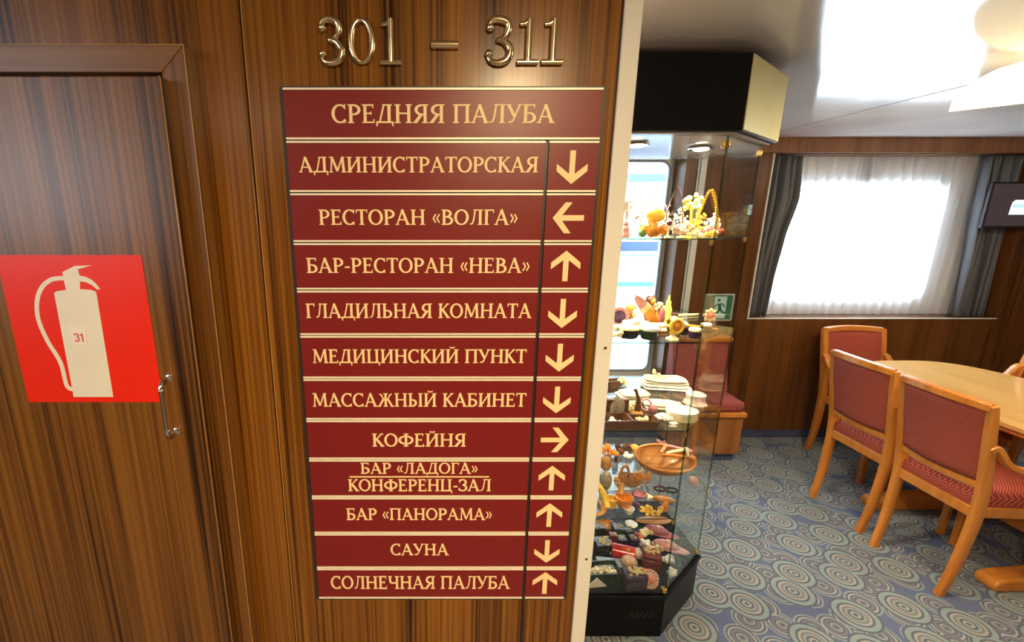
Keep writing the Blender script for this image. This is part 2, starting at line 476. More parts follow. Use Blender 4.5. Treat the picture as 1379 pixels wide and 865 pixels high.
# back wall with two recessed windows
W1 = (2.165, 3.88, 0.905, 1.985)
W2 = (0.92, 1.61, 0.42, 1.985)
mb = MB()
y0, y1 = YB, YB + 0.15
mb.span((XL, y0, 0), (W2[0], y1, ZC)); mb.span((W2[0], y0, 0), (W2[1], y1, W2[2])); mb.span((W2[0], y0, W2[3]), (W2[1], y1, ZC))
mb.span((W2[1], y0, 0), (W1[0], y1, ZC)); mb.span((W1[0], y0, 0), (W1[1], y1, W1[2])); mb.span((W1[0], y0, W1[3]), (W1[1], y1, ZC))
mb.span((W1[1], y0, 0), (XR, y1, ZC))
struct('wall_back', mb, BACKWOOD, smooth=False)
struct('trim_2', MB().span((1.70, YB - 0.02, 1.99), (XR, YB, ZC)), PELMETWOOD, bevel=0.003)
struct('trim_3', MB().span((1.685, YB - 0.012, 0.06), (1.74, YB, 2.0)), WHITE, bevel=0.003)
struct('trim_4', MB().span((W1[0] - 0.008, YB - 0.012, W1[2] - 0.006), (W1[1] + 0.008, YB, W1[2]))
       .span((W1[0] - 0.008, YB - 0.012, W1[2]), (W1[0], YB, W1[3])), TRIMWHITE)
struct('baseboard_back', MB().span((XL, YB - 0.012, 0), (XR, YB, 0.055)), SKIRT)

def rounded(x0, x1, z0, z1, r, n=8):
    pts = []
    for (cx, cz, a) in ((x1 - r, z1 - r, 0), (x0 + r, z1 - r, 90), (x0 + r, z0 + r, 180), (x1 - r, z0 + r, 270)):
        for k in range(n + 1):
            t = math.radians(a + 90 * k / n); pts.append((cx + r * math.cos(t), cz + r * math.sin(t)))
    return pts
def window(name, o, hole, r):
    root = struct_empty(name)
    x0, x1, z0, z1 = o
    inner = rounded(*hole, r, 8); n = len(inner)
    per = 9
    corners = [(x1, z1), (x0, z1), (x0, z0), (x1, z0)]
    mb = MB()
    for (ya, flip) in ((YB + 0.15, 0), (YB + 0.19, 1)):
        o_ = len(mb.v)
        mb.v += [(p[0], ya, p[1]) for p in inner] + [(c[0], ya, c[1]) for c in corners]
        for q in range(4):
            for k in range(8):
                mb.f.append([o_ + n + q, o_ + q * per + k, o_ + q * per + k + 1]); mb.mi.append(0)
            nq = (q + 1) % 4
            mb.f.append([o_ + n + q, o_ + q * per + 8, o_ + nq * per, o_ + n + nq]); mb.mi.append(0)
    for k in range(n):
        j = (k + 1) % n
        mb.f.append([k, j, n + 4 + j, n + 4 + k]); mb.mi.append(0)
    obj('frame', mb, WHITE, root, smooth=False)
    gas = MB()
    ring = [(p[0], YB + 0.146, p[1]) for p in inner]
    gas.tube(ring, 0.008, 6, closed=True)
    obj('gasket', gas, plain('grey_gasket', (0.30, 0.33, 0.38), 0.6), root)
    obj('pane', MB().prism(inner, YB + 0.175, YB + 0.181, 'y'), WINGLASS, root, smooth=False)
    return root
window('window_1', W1, (2.32, 3.47, 1.02, 1.80), 0.11)
window('window_2', W2, (0.96, 1.58, 0.47, 1.955), 0.06)
# a hanging latch at the head of the window
struct('trim_5', MB().span((2.86, YB + 0.135, 1.79), (2.94, YB + 0.15, 1.86)).span((2.875, YB + 0.125, 1.83), (2.925, YB + 0.135, 1.985)), plain('grey_catch', (0.32, 0.34, 0.38), 0.5))

# curtains
def sheer(x0, x1, z0, z1, y, folds, name, label):
    def fn(u, v):
        a = 0.010 * (0.55 + 0.45 * v) * math.sin(u * folds * 2 * PI + 0.8 * math.sin(u * 19)) + 0.004 * math.sin(u * folds * 5.3 + 2 * v)
        return (x0 + (x1 - x0) * u, y + a, z1 + (z0 - z1) * v)
    o = obj(name, MB().grid(fn, 220, 6, uv=True), SHEER, recalc=False)
    return tag(o, label, 'curtain')
sheer(2.19, 3.84, W1[2] + 0.003, W1[3] - 0.003, YB + 0.115, 23, 'sheer_curtain', 'white sheer voile curtain across the wide window behind the table')
# another ship moored alongside, beyond the clear window
HY = 7.0
shp = thing('ship', 'white ship with blue stripes outside, seen through the bright window behind the case', 'ship', (3.0, HY, -2.0))
def hz(py): return at(862, py, HY).z + 2.0
obj('hull', MB().span((-9, 0, 0), (9, 1.5, hz(352))), WHITE, shp, bevel=0.05)
obj('stripe', MB().span((-9, -0.01, hz(386)), (9, 0, hz(380))), plain('ship_blue', (0.10, 0.42, 0.66), 0.4), shp, smooth=False)
obj('rub_rail', MB().span((-9, -0.04, hz(352)), (9, 1.4, hz(346))), plain('ship_pale_blue', (0.42, 0.58, 0.75), 0.4), shp, smooth=False)
obj('deckhouse', MB().span((-9, 0.3, hz(347)), (9, 1.5, hz(236))), WHITE, shp, bevel=0.05)
for k in range(9):
    obj('cabin_window', MB().span((-8.7 + 2 * k, 0.28, hz(340)), (-7.4 + 2 * k, 0.3, hz(327))), plain('ship_window', (0.10, 0.16, 0.30), 0.2), shp, smooth=False)
obj('deck_edge', MB().span((-9, 0.05, hz(243)), (9, 1.6, hz(234))), plain('ship_slate', (0.16, 0.24, 0.42), 0.4), shp, smooth=False)
def drape(left, right, folds, name, label, y=YB + 0.062):
    """left / right = lists of x from top to bottom"""
    def sample(a, v):
        q = v * (len(a) - 1); i = min(int(q), len(a) - 2); t = q - i
        t = t * t * (3 - 2 * t) * 0.5 + t * 0.5
        return a[i] + (a[i + 1] - a[i]) * t
    def fn(u, v):
        xa, xb = sample(left, v), sample(right, v)
        ph = u * folds * 2 * PI
        a = 0.024 * math.sin(ph + 0.5 * math.sin(3 * v + u * 4)) + 0.008 * math.sin(2.3 * ph + 1 + 2 * v)
        return (xa + (xb - xa) * u + 0.006 * math.sin(ph + 1.2), y + a, W1[3] - 0.006 + (W1[2] + 0.004 - W1[3] + 0.006) * v)
    o = obj(name, MB().grid(fn, 120, 24, uv=True), DRAPE, recalc=False, solid=0.003)
    return tag(o, label, 'curtain')
drape([2.185, 2.185, 2.185, 2.19], [2.385, 2.41, 2.36, 2.335, 2.325], 3.0, 'drape', 'dark grey striped drape at the left side of the wide window')
drape([3.57, 3.60, 3.63, 3.64], [3.86, 3.865, 3.865, 3.865], 4.5, 'drape', 'dark grey striped drape at the right side, partly behind the television')

# wall that carries the sign: two laminate panels, a groove between, white end profile
mb = MB().span((XL, YS, 0), (-0.2725, YS + 0.04, ZC)).span((-0.2690, YS, 0), (0.258, YS + 0.04, ZC))
struct('wall_front', mb, WALLWOOD, bevel=0.0015)
struct('trim_6', MB().span((-0.2735, YS + 0.006, 0), (-0.2680, YS + 0.03, ZC)), plain('black_groove', (0.01, 0.006, 0.004), 0.7))
tr = struct('trim_7', MB().span((0.2565, YS - 0.006, 0), (0.2825, YS + 0.0, ZC)).span((0.2785, YS, 0), (0.2825, YS + 0.046, ZC)), TRIMWHITE, bevel=0.002)
for z in (1.392, 0.993):
    s = MB().lathe([(1e-6, 0), (0.0022, 0.0), (0.0026, 0.001), (0.0026, 0.002)], n=12, M=Matrix.Rotation(PI / 2, 3, 'X'))
    obj('screw', s, plain('dull_screw', (0.20, 0.17, 0.13), 0.4, 0.8), tr, loc=(0.2715, YS - 0.0045, z))

# ------------------------------------------------------------------ cupboard door in its frame
door = struct_empty('door_1')
DX1, DZ1, DY = -0.362, 1.778, 0.645
obj('door_panel', MB().span((-0.98, DY, 0.10), (DX1, 0.667, DZ1)), DOORWOOD, door, bevel=0.002)
FO, FZ = -0.338, 1.822        # outer corner of the frame
fi, fz = -0.372, 1.788        # inner corner (behind the door's edge)
top = MB().prism([(-1.02, FZ), (FO, FZ), (fi - 0.0, fz), (-1.02, fz)], 0.668, YS, 'y')
obj('door_frame', top, FRAMEWOODX, door, smooth=False, bevel=0.0012)
side = MB().prism([(FO, FZ), (FO, 0.0), (fi, 0.0), (fi, fz)], 0.668, YS, 'y')
obj('door_frame', side, FRAMEWOOD, door, smooth=False, bevel=0.0012)
obj('door_frame', MB().span((-1.02, 0.668, 0.0), (-0.985, YS, fz)), FRAMEWOOD, door, smooth=False)
EDGE = plain('edge_highlight_tan', (0.46, 0.24, 0.065), 0.35, 0, 0.1, 50)  # tan for thin strips: bevel highlights put into the colour
obj('edge_highlight', MB().span((FO - 0.0006, 0.6672, 0.0), (FO + 0.0004, 0.6688, FZ)).span((-1.02, 0.6672, FZ - 0.0006), (FO, 0.6688, FZ + 0.0004)), EDGE, door, smooth=False)
obj('edge_highlight', MB().span((DX1 - 0.0004, DY - 0.0004, 0.10), (DX1 + 0.0003, DY + 0.0006, DZ1)), EDGE, door, smooth=False)
struct('seam_highlight', MB().span((-0.2694, YS - 0.0006, 0), (-0.2682, YS + 0.001, ZC)), EDGE, smooth=False)  # bright edge line at the panel seam, painted as a tan strip
hd = MB()
hx = DX1 - 0.045
zt, zb = 1.360, 1.272
pts = [(hx, DY, zt), (hx, DY - 0.018, zt), (hx, DY - 0.023, zt - 0.006)] + [(hx, DY - 0.024, zt - 0.012 - (zt - zb - 0.024) * k / 6) for k in range(7)] + [(hx, DY - 0.023, zb + 0.006), (hx, DY - 0.018, zb), (hx, DY, zb)]
hd.tube(pts, [0.0032, 0.0030, 0.0032] + [0.0030, 0.0026, 0.0026, 0.0026, 0.0026, 0.0026, 0.0030] + [0.0032, 0.0030, 0.0032], 10)
hd.ball((hx, DY - 0.023, zt - 0.012), 0.0042, 10)
h_o = obj('handle', hd, CHROME, door); h_o['label'] = 'chrome bow handle'
for z in (zt, zb):
    obj('handle_rosette', MB().lathe([(0.006, 0), (0.006, 0.0015), (0.004, 0.003), (1e-6, 0.003)], (0, 0, 0), 14, M=Matrix.Rotation(PI / 2, 3, 'X')), CHROME, door, loc=(hx, DY + 0.0002, z))

# ------------------------------------------------------------------ lettering: strokes of varying width, as thin raised meshes
TW, TN, SV = 0.155, 0.085, 0.062
def S(*pts, w=TW): return [(list(pts), [w] * len(pts))]
def stem(x, y0=0.0, y1=1.0, w=TW, b=True, t=True, sl=0.075):
    r = S((x, y0), (x, y1), w=w)
    if b: r += S((x - w / 2 - sl, y0 + SV / 2), (x + w / 2 + sl, y0 + SV / 2), w=SV)
    if t: r += S((x - w / 2 - sl, y1 - SV / 2), (x + w / 2 + sl, y1 - SV / 2), w=SV)
    return r
def arc(cx, cy, rx, ry, a0, a1, thick=TW, thin=TN, n=18):
    P, Wd = [], []
    for k in range(n + 1):
        t = math.radians(a0 + (a1 - a0) * k / n)
        P.append((cx + rx * math.cos(t), cy + ry * math.sin(t))); Wd.append(thin + (thick - thin) * abs(math.cos(t)) ** 1.3)
    return [(P, Wd)]
def bowl(x0, x1, y0, y1, sgn=1, n=14):
    r = []; cy = (y0 + y1) / 2; ry = (y1 - y0) / 2 - TN / 2
    rx = min(abs(x1 - x0) - TW / 2, 0.30); xc = x0 + sgn * (abs(x1 - x0) - TW / 2 - rx)
    P, Wd = [(x0, y1 - TN / 2)], [TN]
    for k in range(n + 1):
        t = PI / 2 - PI * k / n
        P.append((xc + sgn * rx * math.cos(t), cy + ry * math.sin(t))); Wd.append(TN + (TW - TN) * abs(math.cos(t)) ** 1.2)
    P.append((x0, y0 + TN / 2)); Wd.append(TN)
    return [(P, Wd)]
def hbar(x0, x1, y, w=0.08): return S((x0, y), (x1, y), w=w)
def tick(x, y0, y1, w=0.06): return S((x, y0), (x, y1), w=w)
def foot(x, y, l=0.14): return hbar(x - l, x + l, y, SV)
G = {}
G['А'] = (0.90, S((0.12, 0.03), (0.43, 0.98), w=TN) + S((0.41, 1.0), (0.76, 0.03), w=TW) + hbar(0.2, 0.64, 0.34, 0.075) + foot(0.12, SV/2, 0.11) + foot(0.77, SV/2, 0.14))
G['Б'] = (0.76, stem(0.19) + hbar(0.1, 0.64, 0.958) + tick(0.62, 1.0, 0.80) + bowl(0.19, 0.72, 0.0, 0.58))
G['В'] = (0.78, stem(0.19) + bowl(0.19, 0.65, 0.48, 1.0) + bowl(0.19, 0.74, 0.0, 0.56))
G['Г'] = (0.66, stem(0.19) + hbar(0.1, 0.62, 0.958) + tick(0.60, 1.0, 0.78))
G['Д'] = (0.92, S((0.2, 0.05), (0.42, 0.98), w=TN) + S((0.68, 0.04), (0.68, 1.0)) + hbar(0.34, 0.82, 0.965, 0.07) + hbar(0.03, 0.89, 0.05, 0.09) + tick(0.06, 0.05, -0.17, 0.075) + tick(0.86, 0.05, -0.17, 0.075))
G['Е'] = (0.72, stem(0.19) + hbar(0.1, 0.60, 0.958) + tick(0.585, 1.0, 0.80) + hbar(0.19, 0.50, 0.52, 0.075) + tick(0.49, 0.61, 0.43, 0.05) + hbar(0.1, 0.64, 0.042) + tick(0.63, 0.0, 0.21))
G['Ж'] = (1.16, stem(0.58) + S((0.16, 0.95), (0.30, 0.86), (0.42, 0.56), (0.58, 0.5), w=TN) + S((1.0, 0.95), (0.86, 0.86), (0.74, 0.56), (0.58, 0.5), w=TN) + S((0.42, 0.54), (0.14, 0.03), w=TW*.85) + S((0.74, 0.54), (1.02, 0.03), w=TW*.85) + foot(0.13, SV/2, 0.12) + foot(1.03, SV/2, 0.12))
G['З'] = (0.68, arc(0.31, 0.74, 0.24, 0.22, 155, -90) + arc(0.31, 0.275, 0.28, 0.235, 90, -155) + tick(0.09, 0.97, 0.72, 0.06) + tick(0.06, 0.05, 0.28, 0.06))
G['И'] = (0.94, stem(0.19) + stem(0.75) + S((0.2, 0.06), (0.74, 0.94), w=0.09))
G['Й'] = (0.94, G['И'][1] + arc(0.47, 1.22, 0.17, 0.12, 200, 340, 0.07, 0.075, 10))
G['К'] = (0.80, stem(0.19) + S((0.66, 0.97), (0.24, 0.5), w=TN) + S((0.32, 0.58), (0.70, 0.03)) + foot(0.66, 1 - SV/2, 0.11) + foot(0.70, SV/2, 0.13))
G['Л'] = (0.86, S((0.36, 0.98), (0.27, 0.3), (0.2, 0.09), (0.06, 0.05), w=TN) + stem(0.67) + hbar(0.26, 0.8, 0.965, 0.07))
G['М'] = (1.10, S((0.16, 0.03), (0.22, 0.98), w=TN) + S((0.22, 1.0), (0.55, 0.08), w=TW*.9) + S((0.55, 0.08), (0.86, 1.0), w=TN) + S((0.87, 1.0), (0.94, 0.03)) + foot(0.16, SV/2, 0.11) + foot(0.94, SV/2, 0.14) + foot(0.16, 1 - SV/2, 0.09) + foot(0.92, 1 - SV/2, 0.09))
G['Н'] = (0.94, stem(0.19) + stem(0.75) + hbar(0.19, 0.75, 0.52, 0.08))
G['О'] = (0.92, arc(0.46, 0.5, 0.36, 0.465, 0, 360, TW, TN, 32))
G['П'] = (0.94, stem(0.19) + stem(0.75) + hbar(0.19, 0.75, 0.958))
G['Р'] = (0.72, stem(0.19) + bowl(0.19, 0.69, 0.42, 1.0))
G['С'] = (0.80, arc(0.45, 0.5, 0.35, 0.465, 48, 318, TW, TN, 26) + tick(0.70, 1.0, 0.74, 0.055) + tick(0.70, 0.0, 0.2, 0.05))
G['Т'] = (0.76, stem(0.38, t=False) + hbar(0.04, 0.72, 0.958) + tick(0.06, 1.0, 0.78, 0.055) + tick(0.70, 1.0, 0.78, 0.055))
G['У'] = (0.80, S((0.12, 0.97), (0.43, 0.36)) + S((0.68, 0.97), (0.40, 0.22), (0.30, 0.07), (0.12, 0.05), w=TN) + foot(0.12, 1 - SV/2, 0.13) + foot(0.69, 1 - SV/2, 0.11))
G['Ф'] = (1.04, stem(0.52) + arc(0.52, 0.5, 0.42, 0.29, 0, 360, TW, TN, 32))
G['Ц'] = (0.94, stem(0.19) + stem(0.72) + hbar(0.19, 0.86, 0.045, 0.09) + tick(0.88, 0.05, -0.18, 0.075))
G['Ч'] = (0.88, stem(0.69) + S((0.18, 0.98), (0.18, 0.66), w=TW) + [([(0.18, 0.68), (0.2, 0.55), (0.30, 0.46), (0.45, 0.45), (0.69, 0.52)], [TW, TW*.9, TN, TN, TN])] + foot(0.18, 1 - SV/2, 0.13))
G['Ы'] = (1.08, stem(0.19) + bowl(0.19, 0.64, 0.0, 0.56) + stem(0.88))
G['Ь'] = (0.76, stem(0.19) + bowl(0.19, 0.71, 0.0, 0.56))
G['Я'] = (0.82, stem(0.63) + bowl(0.63, 0.10, 0.42, 1.0, -1) + S((0.44, 0.46), (0.14, 0.03), w=TW) + foot(0.13, SV/2, 0.12))
G['«'] = (0.56, S((0.25, 0.70), (0.10, 0.42), (0.25, 0.14), w=0.085) + S((0.47, 0.70), (0.32, 0.42), (0.47, 0.14), w=0.085))
G['»'] = (0.56, S((0.09, 0.70), (0.24, 0.42), (0.09, 0.14), w=0.085) + S((0.31, 0.70), (0.46, 0.42), (0.31, 0.14), w=0.085))
G['-'] = (0.42, hbar(0.06, 0.36, 0.38, 0.11))
G[' '] = (0.36, [])
# plain digits for the little tag
G['3'] = (0.66, arc(0.30, 0.74, 0.22, 0.2, 160, -80, 0.17, 0.15) + arc(0.30, 0.27, 0.25, 0.21, 80, -160, 0.17, 0.15))
G['1'] = (0.50, S((0.30, 0.0), (0.30, 1.0), w=0.17) + S((0.06, 0.74), (0.30, 0.92), w=0.14))

def stroke_to(mb, pts, ws, put, d0, d1):
    pts = [Vector(p) for p in pts]; L = len(pts)
    closed = L > 3 and (pts[0] - pts[-1]).length < 1e-4
    A, B = [], []
    for i, p in enumerate(pts):
        if closed: a, b = pts[i - 1 if i else L - 2], pts[(i + 1) if i < L - 1 else 1]
        else: a, b = pts[max(i - 1, 0)], pts[min(i + 1, L - 1)]
        d = (b - a).normalized(); nrm = Vector((-d.y, d.x)); k = 1.0
        if 0 < i < L - 1:
            d1_ = (pts[i] - pts[i - 1]).normalized(); k = 1 / max(0.55, abs(d1_.dot(d)))
        A.append(p + nrm * ws[i] / 2 * k); B.append(p - nrm * ws[i] / 2 * k)
    o = len(mb.v)
    for i in range(L):
        mb.v += [put(A[i], d0), put(B[i], d0), put(A[i], d1), put(B[i], d1)]
    for i in range(L - 1):
        q = o + 4 * i
        mb.f += [[q, q + 1, q + 5, q + 4], [q, q + 4, q + 6, q + 2], [q + 1, q + 3, q + 7, q + 5]]; mb.mi += [0, 0, 0]
    if not closed:
        q = o + 4 * (L - 1)
        mb.f += [[o, o + 2, o + 3, o + 1], [q, q + 1, q + 3, q + 2]]; mb.mi += [0, 0]
def text_mesh(s, x0, x1, z0, z1, y, th=0.0007, mb=None):
    mb = mb or MB()
    tot = sum(G[c][0] for c in s) - 0.08
    kx = (x1 - x0) / tot; kz = z1 - z0; x = -0.04
    for c in s:
        adv, st = G[c]
        for k, (pts, ws) in enumerate(st):
            stroke_to(mb, pts, ws, lambda p, d, X=x: (x0 + (X + p.x) * kx, d, z0 + p.y * kz), y - th - 0.00006 * k, y)
        x += adv
    return mb

# ------------------------------------------------------------------ the deck directory sign
sign = thing('directory_sign', 'tall maroon deck directory sign with cream lettering on wood wall', 'sign', (0.0, YS, 0.90))
so = Vector((0.0, YS, 0.90))
def sobj(name, mb, mat, parent, **kw):
    mb.v = [tuple(Vector(p) - so) for p in mb.v]
    return obj(name, mb, mat, parent, **kw)
SX0, SX1, SXD = -0.2165, 0.2345, 0.160
bk = MB().span((SX0 - 0.006, YS - 0.006, 0.905), (SX1 + 0.006, YS, 1.778))
sobj('backing', bk, DARKBACK, sign, smooth=False)
zs = [1.775] + [1.7055 - 0.0728 * k for k in range(11)] + [0.912 - 0.0]
rows = ['АДМИНИСТРАТОРСКАЯ', 'РЕСТОРАН «ВОЛГА»', 'БАР-РЕСТОРАН «НЕВА»', 'ГЛАДИЛЬНАЯ КОМНАТА', 'МЕДИЦИНСКИЙ ПУНКТ',
        'МАССАЖНЫЙ КАБИНЕТ', 'КОФЕЙНЯ', ('БАР «ЛАДОГА»', 'КОНФЕРЕНЦ-ЗАЛ'), 'БАР «ПАНОРАМА»', 'САУНА', 'СОЛНЕЧНАЯ ПАЛУБА']
ext = [(402.8, 724.4, 211.4, 232.4), (429.6, 697.3, 282.3, 303), (413, 713.6, 347.5, 367.6), (412.2, 715, 408.9, 428.3), (421, 708.7, 470.6, 489),
       (421, 708.4, 529.7, 547.7), (501.4, 627.2, 584, 601.5), ((485.8, 643.5, 623.3, 638), (469, 661, 645.5, 661.5)), (466.7, 662.6, 684.7, 700.3),
       (526.3, 603.6, 732.5, 747.8), (445.9, 685.8, 776, 793)]
YP = YS - 0.0100              # face of the panels
def put_text(s, e, panel, mb=None):
    xm = (e[0] + e[1]) / 2; ym = (e[2] + e[3]) / 2
    xa, xb = at(e[0], ym, YP).x, at(e[1], ym, YP).x
    za, zb = at(xm, e[3], YP).z, at(xm, e[2], YP).z
    return text_mesh(s, xa, xb, za, zb, YP, mb=mb)
g = 0.0030
hdr = sobj('header_panel', MB().span((SX0, YP, zs[1] + g), (SX1, YS - 0.006, zs[0] - g)), MAROON, sign, smooth=False)
o = sobj('lettering', put_text('СРЕДНЯЯ ПАЛУБА', (447, 746, 140.7, 166), hdr), CREAM, hdr, smooth=False, recalc=False)
arrows = 'dluudd' ; arrows = ['d', 'l', 'u', 'd', 'd', 'd', 'r', 'u', 'u', 'd', 'u']
for k in range(11):
    za, zb = zs[k + 2] + g, zs[k + 1] - g
    p = sobj('text_panel', MB().span((SX0, YP, za), (SXD - 0.0028, YS - 0.006, zb)), MAROON, sign, smooth=False)
    if isinstance(rows[k], tuple):
        mb = put_text(rows[k][0], ext[k][0], p); mb = put_text(rows[k][1], ext[k][1], p, mb)
        a, b = at(470.8, 642.3, YP), at(658.4, 642.3, YP)
        mb.span((a.x, YP - 0.0007, a.z - 0.0011), (b.x, YP, a.z + 0.0011))
    else:
        mb = put_text(rows[k], ext[k], p)
    sobj('lettering', mb, CREAM, p, smooth=False, recalc=False)
    q = sobj('arrow_panel', MB().span((SXD + 0.0028, YP, za), (SX1, YS - 0.006, zb)), MAROON, sign, smooth=False)
    ang = {'d': 0, 'r': PI / 2, 'u': PI, 'l': -PI / 2}[arrows[k]]
    cx, cz = (SXD + SX1) / 2 + 0.0005, (za + zb) / 2; hs = 0.0225
    def put(pv, d, cx=cx, cz=cz, ang=ang):
        return (cx + hs * (pv.x * math.cos(ang) - pv.y * math.sin(ang)), d, cz + hs * (pv.x * math.sin(ang) + pv.y * math.cos(ang)))
    mb = MB(); w = 0.36
    stroke_to(mb, [(0, 1.0), (0, -0.74)], [w, w], put, YP - 0.0009, YP)
    # chevron with vertical cut ends
    for sgn in (1, -1):
        poly = [(sgn * 1.0, 0.18), (sgn * 1.0, -0.27), (0, -1.08), (0, -0.58)]
        vs = [put(Vector(v), YP - 0.0007) for v in poly] + [put(Vector(v), YP) for v in poly]
        fs = [(0, 1, 2, 3), (0, 1, 5, 4), (1, 2, 6, 5), (3, 0, 4, 7)]
        mb.add(vs, fs if sgn > 0 else [f[::-1] for f in fs])
    sobj('arrow', mb, CREAM, q, smooth=False, recalc=False)
for k in range(13):
    mb = MB(); z = zs[k]
    offs = (-0.0016,) if k in (0,) else ((0.0014,) if k == 12 else (-0.0023, 0.0023))
    for d in offs:
        if k <= 0: spans = ((SX0, SX1),)
        elif k == 1 and d > 0: spans = ((SX0, SX1),)
        else: spans = ((SX0, SXD - 0.0028), (SXD + 0.0028, SX1))
        for xa, xb in spans: mb.span((xa, YP - 0.0012, z + d - 0.0013), (xb, YS - 0.006, z + d + 0.0013))
    sobj('divider_rail', mb, RAIL, sign, smooth=False)

# ------------------------------------------------------------------ brass numerals
def spline(pts, n=6):
    P = [Vector(p) for p in pts]; out = []
    for i in range(len(P) - 1):
        a, b, c, d = P[max(i - 1, 0)], P[i], P[i + 1], P[min(i + 2, len(P) - 1)]
        for k in range(n):
            t = k / n
            out.append(0.5 * ((2 * b) + (c - a) * t + (2 * a - 5 * b + 4 * c - d) * t * t + (3 * b - a - 3 * c + d) * t ** 3))
    out.append(P[-1]); return out
def digit(ch, xl, xr, zt_, zb_, label):
    w, h = xr - xl, zt_ - zb_
    o = (xl + xr) / 2; mb = MB(); R = 0.0047
    P = lambda x, z: ((x - 0.5) * w, -0.0035, z * h)
    def tub(l, rr): 
        pts = spline([(a, b, 0) for a, b in l], 5)
        n = len(pts); rs = [rr(i / (n - 1)) for i in range(n)]
        mb.tube([P(p.x, p.y) for p in pts], rs, 10)
    if ch == '3':
        tub([(0.10, 0.80), (0.20, 0.93), (0.45, 0.965), (0.78, 0.90), (0.84, 0.74), (0.68, 0.58), (0.40, 0.53)], lambda t: R * (0.75 + 0.45 * math.sin(PI * min(1, t * 1.05)) - 0.35 * max(0, t - 0.8) * 4))
        tub([(0.40, 0.53), (0.70, 0.49), (0.92, 0.31), (0.80, 0.10), (0.48, 0.03), (0.18, 0.08), (0.08, 0.22)], lambda t: R * (0.6 + 0.65 * math.sin(PI * min(1, t * 1.05 + 0.05))))
        mb.ball(P(0.16, 0.79), R * 1.25, 12); mb.ball(P(0.13, 0.23), R * 1.25, 12)
    elif ch == '0':
        pts = [P(0.5 + 0.40 * math.cos(2 * PI * k / 36), 0.5 + 0.455 * math.sin(2 * PI * k / 36)) for k in range(36)]
        mb.tube(pts, [R * (0.62 + 0.45 * abs(math.cos(2 * PI * k / 36))) for k in range(36)], 10, closed=True)
    elif ch == '1':
        mb.tube([P(0.52, 0.05), P(0.52, 0.97)], R, 12); mb.ball(P(0.52, 0.97), R, 12, s=(1, 1, 0.5))
        mb.tube([P(0.10, 0.86), P(0.30, 0.865), P(0.52, 0.93)], [R * 0.6, R * 0.7, R * 0.9], 10)
        mb.tube([P(0.0, 0.05), P(1.0, 0.05)], R * 0.85, 12)
    else:
        mb.tube([P(0, 0.5), P(1, 0.5)], 0.0056, 12)
    ob = obj('number_dash' if ch == '-' else 'number_digit', mb, BRASS, loc=(o, YS - 0.0005, zb_))
    return tag(ob, label, 'dash' if ch == '-' else 'digit', None if ch == '-' else 'brass room numerals above the sign')
YD = YS - 0.004
def DX(px): return at(px, 56, YD).x
zt_, zb_ = at(590, 24, YD).z, at(590, 87, YD).z
digit('3', DX(429.5), DX(462.5), zt_, zb_, 'polished brass digit 3 at far left of the numbers over the sign')
digit('0', DX(469), DX(505), zt_, zb_, 'polished brass digit 0, the only zero over the sign')
digit('1', DX(511), DX(540), zt_, zb_, 'polished brass digit 1 standing left of the dash')
digit('-', DX(580.5), DX(617), at(590, 55, YD).z, at(590, 66, YD).z, 'short brass dash between the two room numbers')
digit('3', DX(654), DX(690), zt_, zb_, 'polished brass digit 3 just right of the dash')
digit('1', DX(697), DX(725.5), zt_, zb_, 'polished brass digit 1 in the middle of number 311')
digit('1', DX(730), DX(759), zt_, zb_, 'polished brass digit 1 at far right, nearest the white post')

# ------------------------------------------------------------------ fire extinguisher sticker on the door
fs = thing('fire_extinguisher_sign', 'square red sticker with cream fire extinguisher pictogram on cupboard door', 'sign', (-0.525, DY, 1.32))
fo = Vector(fs.location)
def fobj(name, mb, mat, parent, **kw):
    mb.v = [tuple(Vector(p) - fo) for p in mb.v]
    return obj(name, mb, mat, parent, **kw)
fobj('sticker', MB().span((-0.628, DY - 0.0006, 1.320), (-0.421, DY, 1.545)), REDVINYL, fs, smooth=False)
def Zp(x, y):                  # pixel of the enlarged view -> point on the door face
    p = at(x / 2.62, 320 + y / 2.62, DY); return (p.x, p.z)
pic = MB()
yb = DY - 0.0006; yf = yb - 0.0005
pic.prism([Zp(*p) for p in ((193, 196), (203, 189), (228, 186), (235, 184), (284, 182), (322, 184), (340, 191), (343, 205), (401, 562), (262, 562), (258, 540))], yf, yb, 'y')
pic.prism([Zp(*p) for p in ((235, 184), (222, 122), (266, 100), (326, 98), (276, 112), (284, 138), (284, 182))], yf - 0.00008, yb, 'y')
pic.prism([Zp(*p) for p in ((279, 134), (300, 137), (322, 147), (340, 162), (355, 182), (345, 183), (325, 167), (305, 157), (281, 154))], yf - 0.00015, yb, 'y')
hose = spline([Zp(*p) + (0,) for p in ((228, 143), (185, 148), (150, 176), (133, 226), (138, 290), (170, 365), (215, 440), (235, 515), (248, 532), (262, 535))], 5)
stroke_to(pic, [(p.x, p.y) for p in hose], [0.0062] * len(hose), lambda p, d: (p.x, d, p.y), yf - 0.0002, yb)
fobj('pictogram', pic, CREAMVINYL, fs, smooth=False)
a, b = Zp(249, 322), Zp(313, 379)
tagm = fobj('number_tag', MB().span((a[0], yf - 0.0012, b[1]), (b[0], yf, a[1])), plain('clear_tag', (0.88, 0.80, 0.74), 0.2, 0, 0.05), fs, bevel=0.0006)
w_ = b[0] - a[0]; h_ = a[1] - b[1]
fobj('lettering', text_mesh('31', a[0] + w_ * 0.22, a[0] + w_ * 0.86, b[1] + h_ * 0.22, b[1] + h_ * 0.74, yf - 0.0012, 0.0003), plain('pink_red_print', (0.62, 0.10, 0.10), 0.5), tagm, smooth=False, recalc=False)

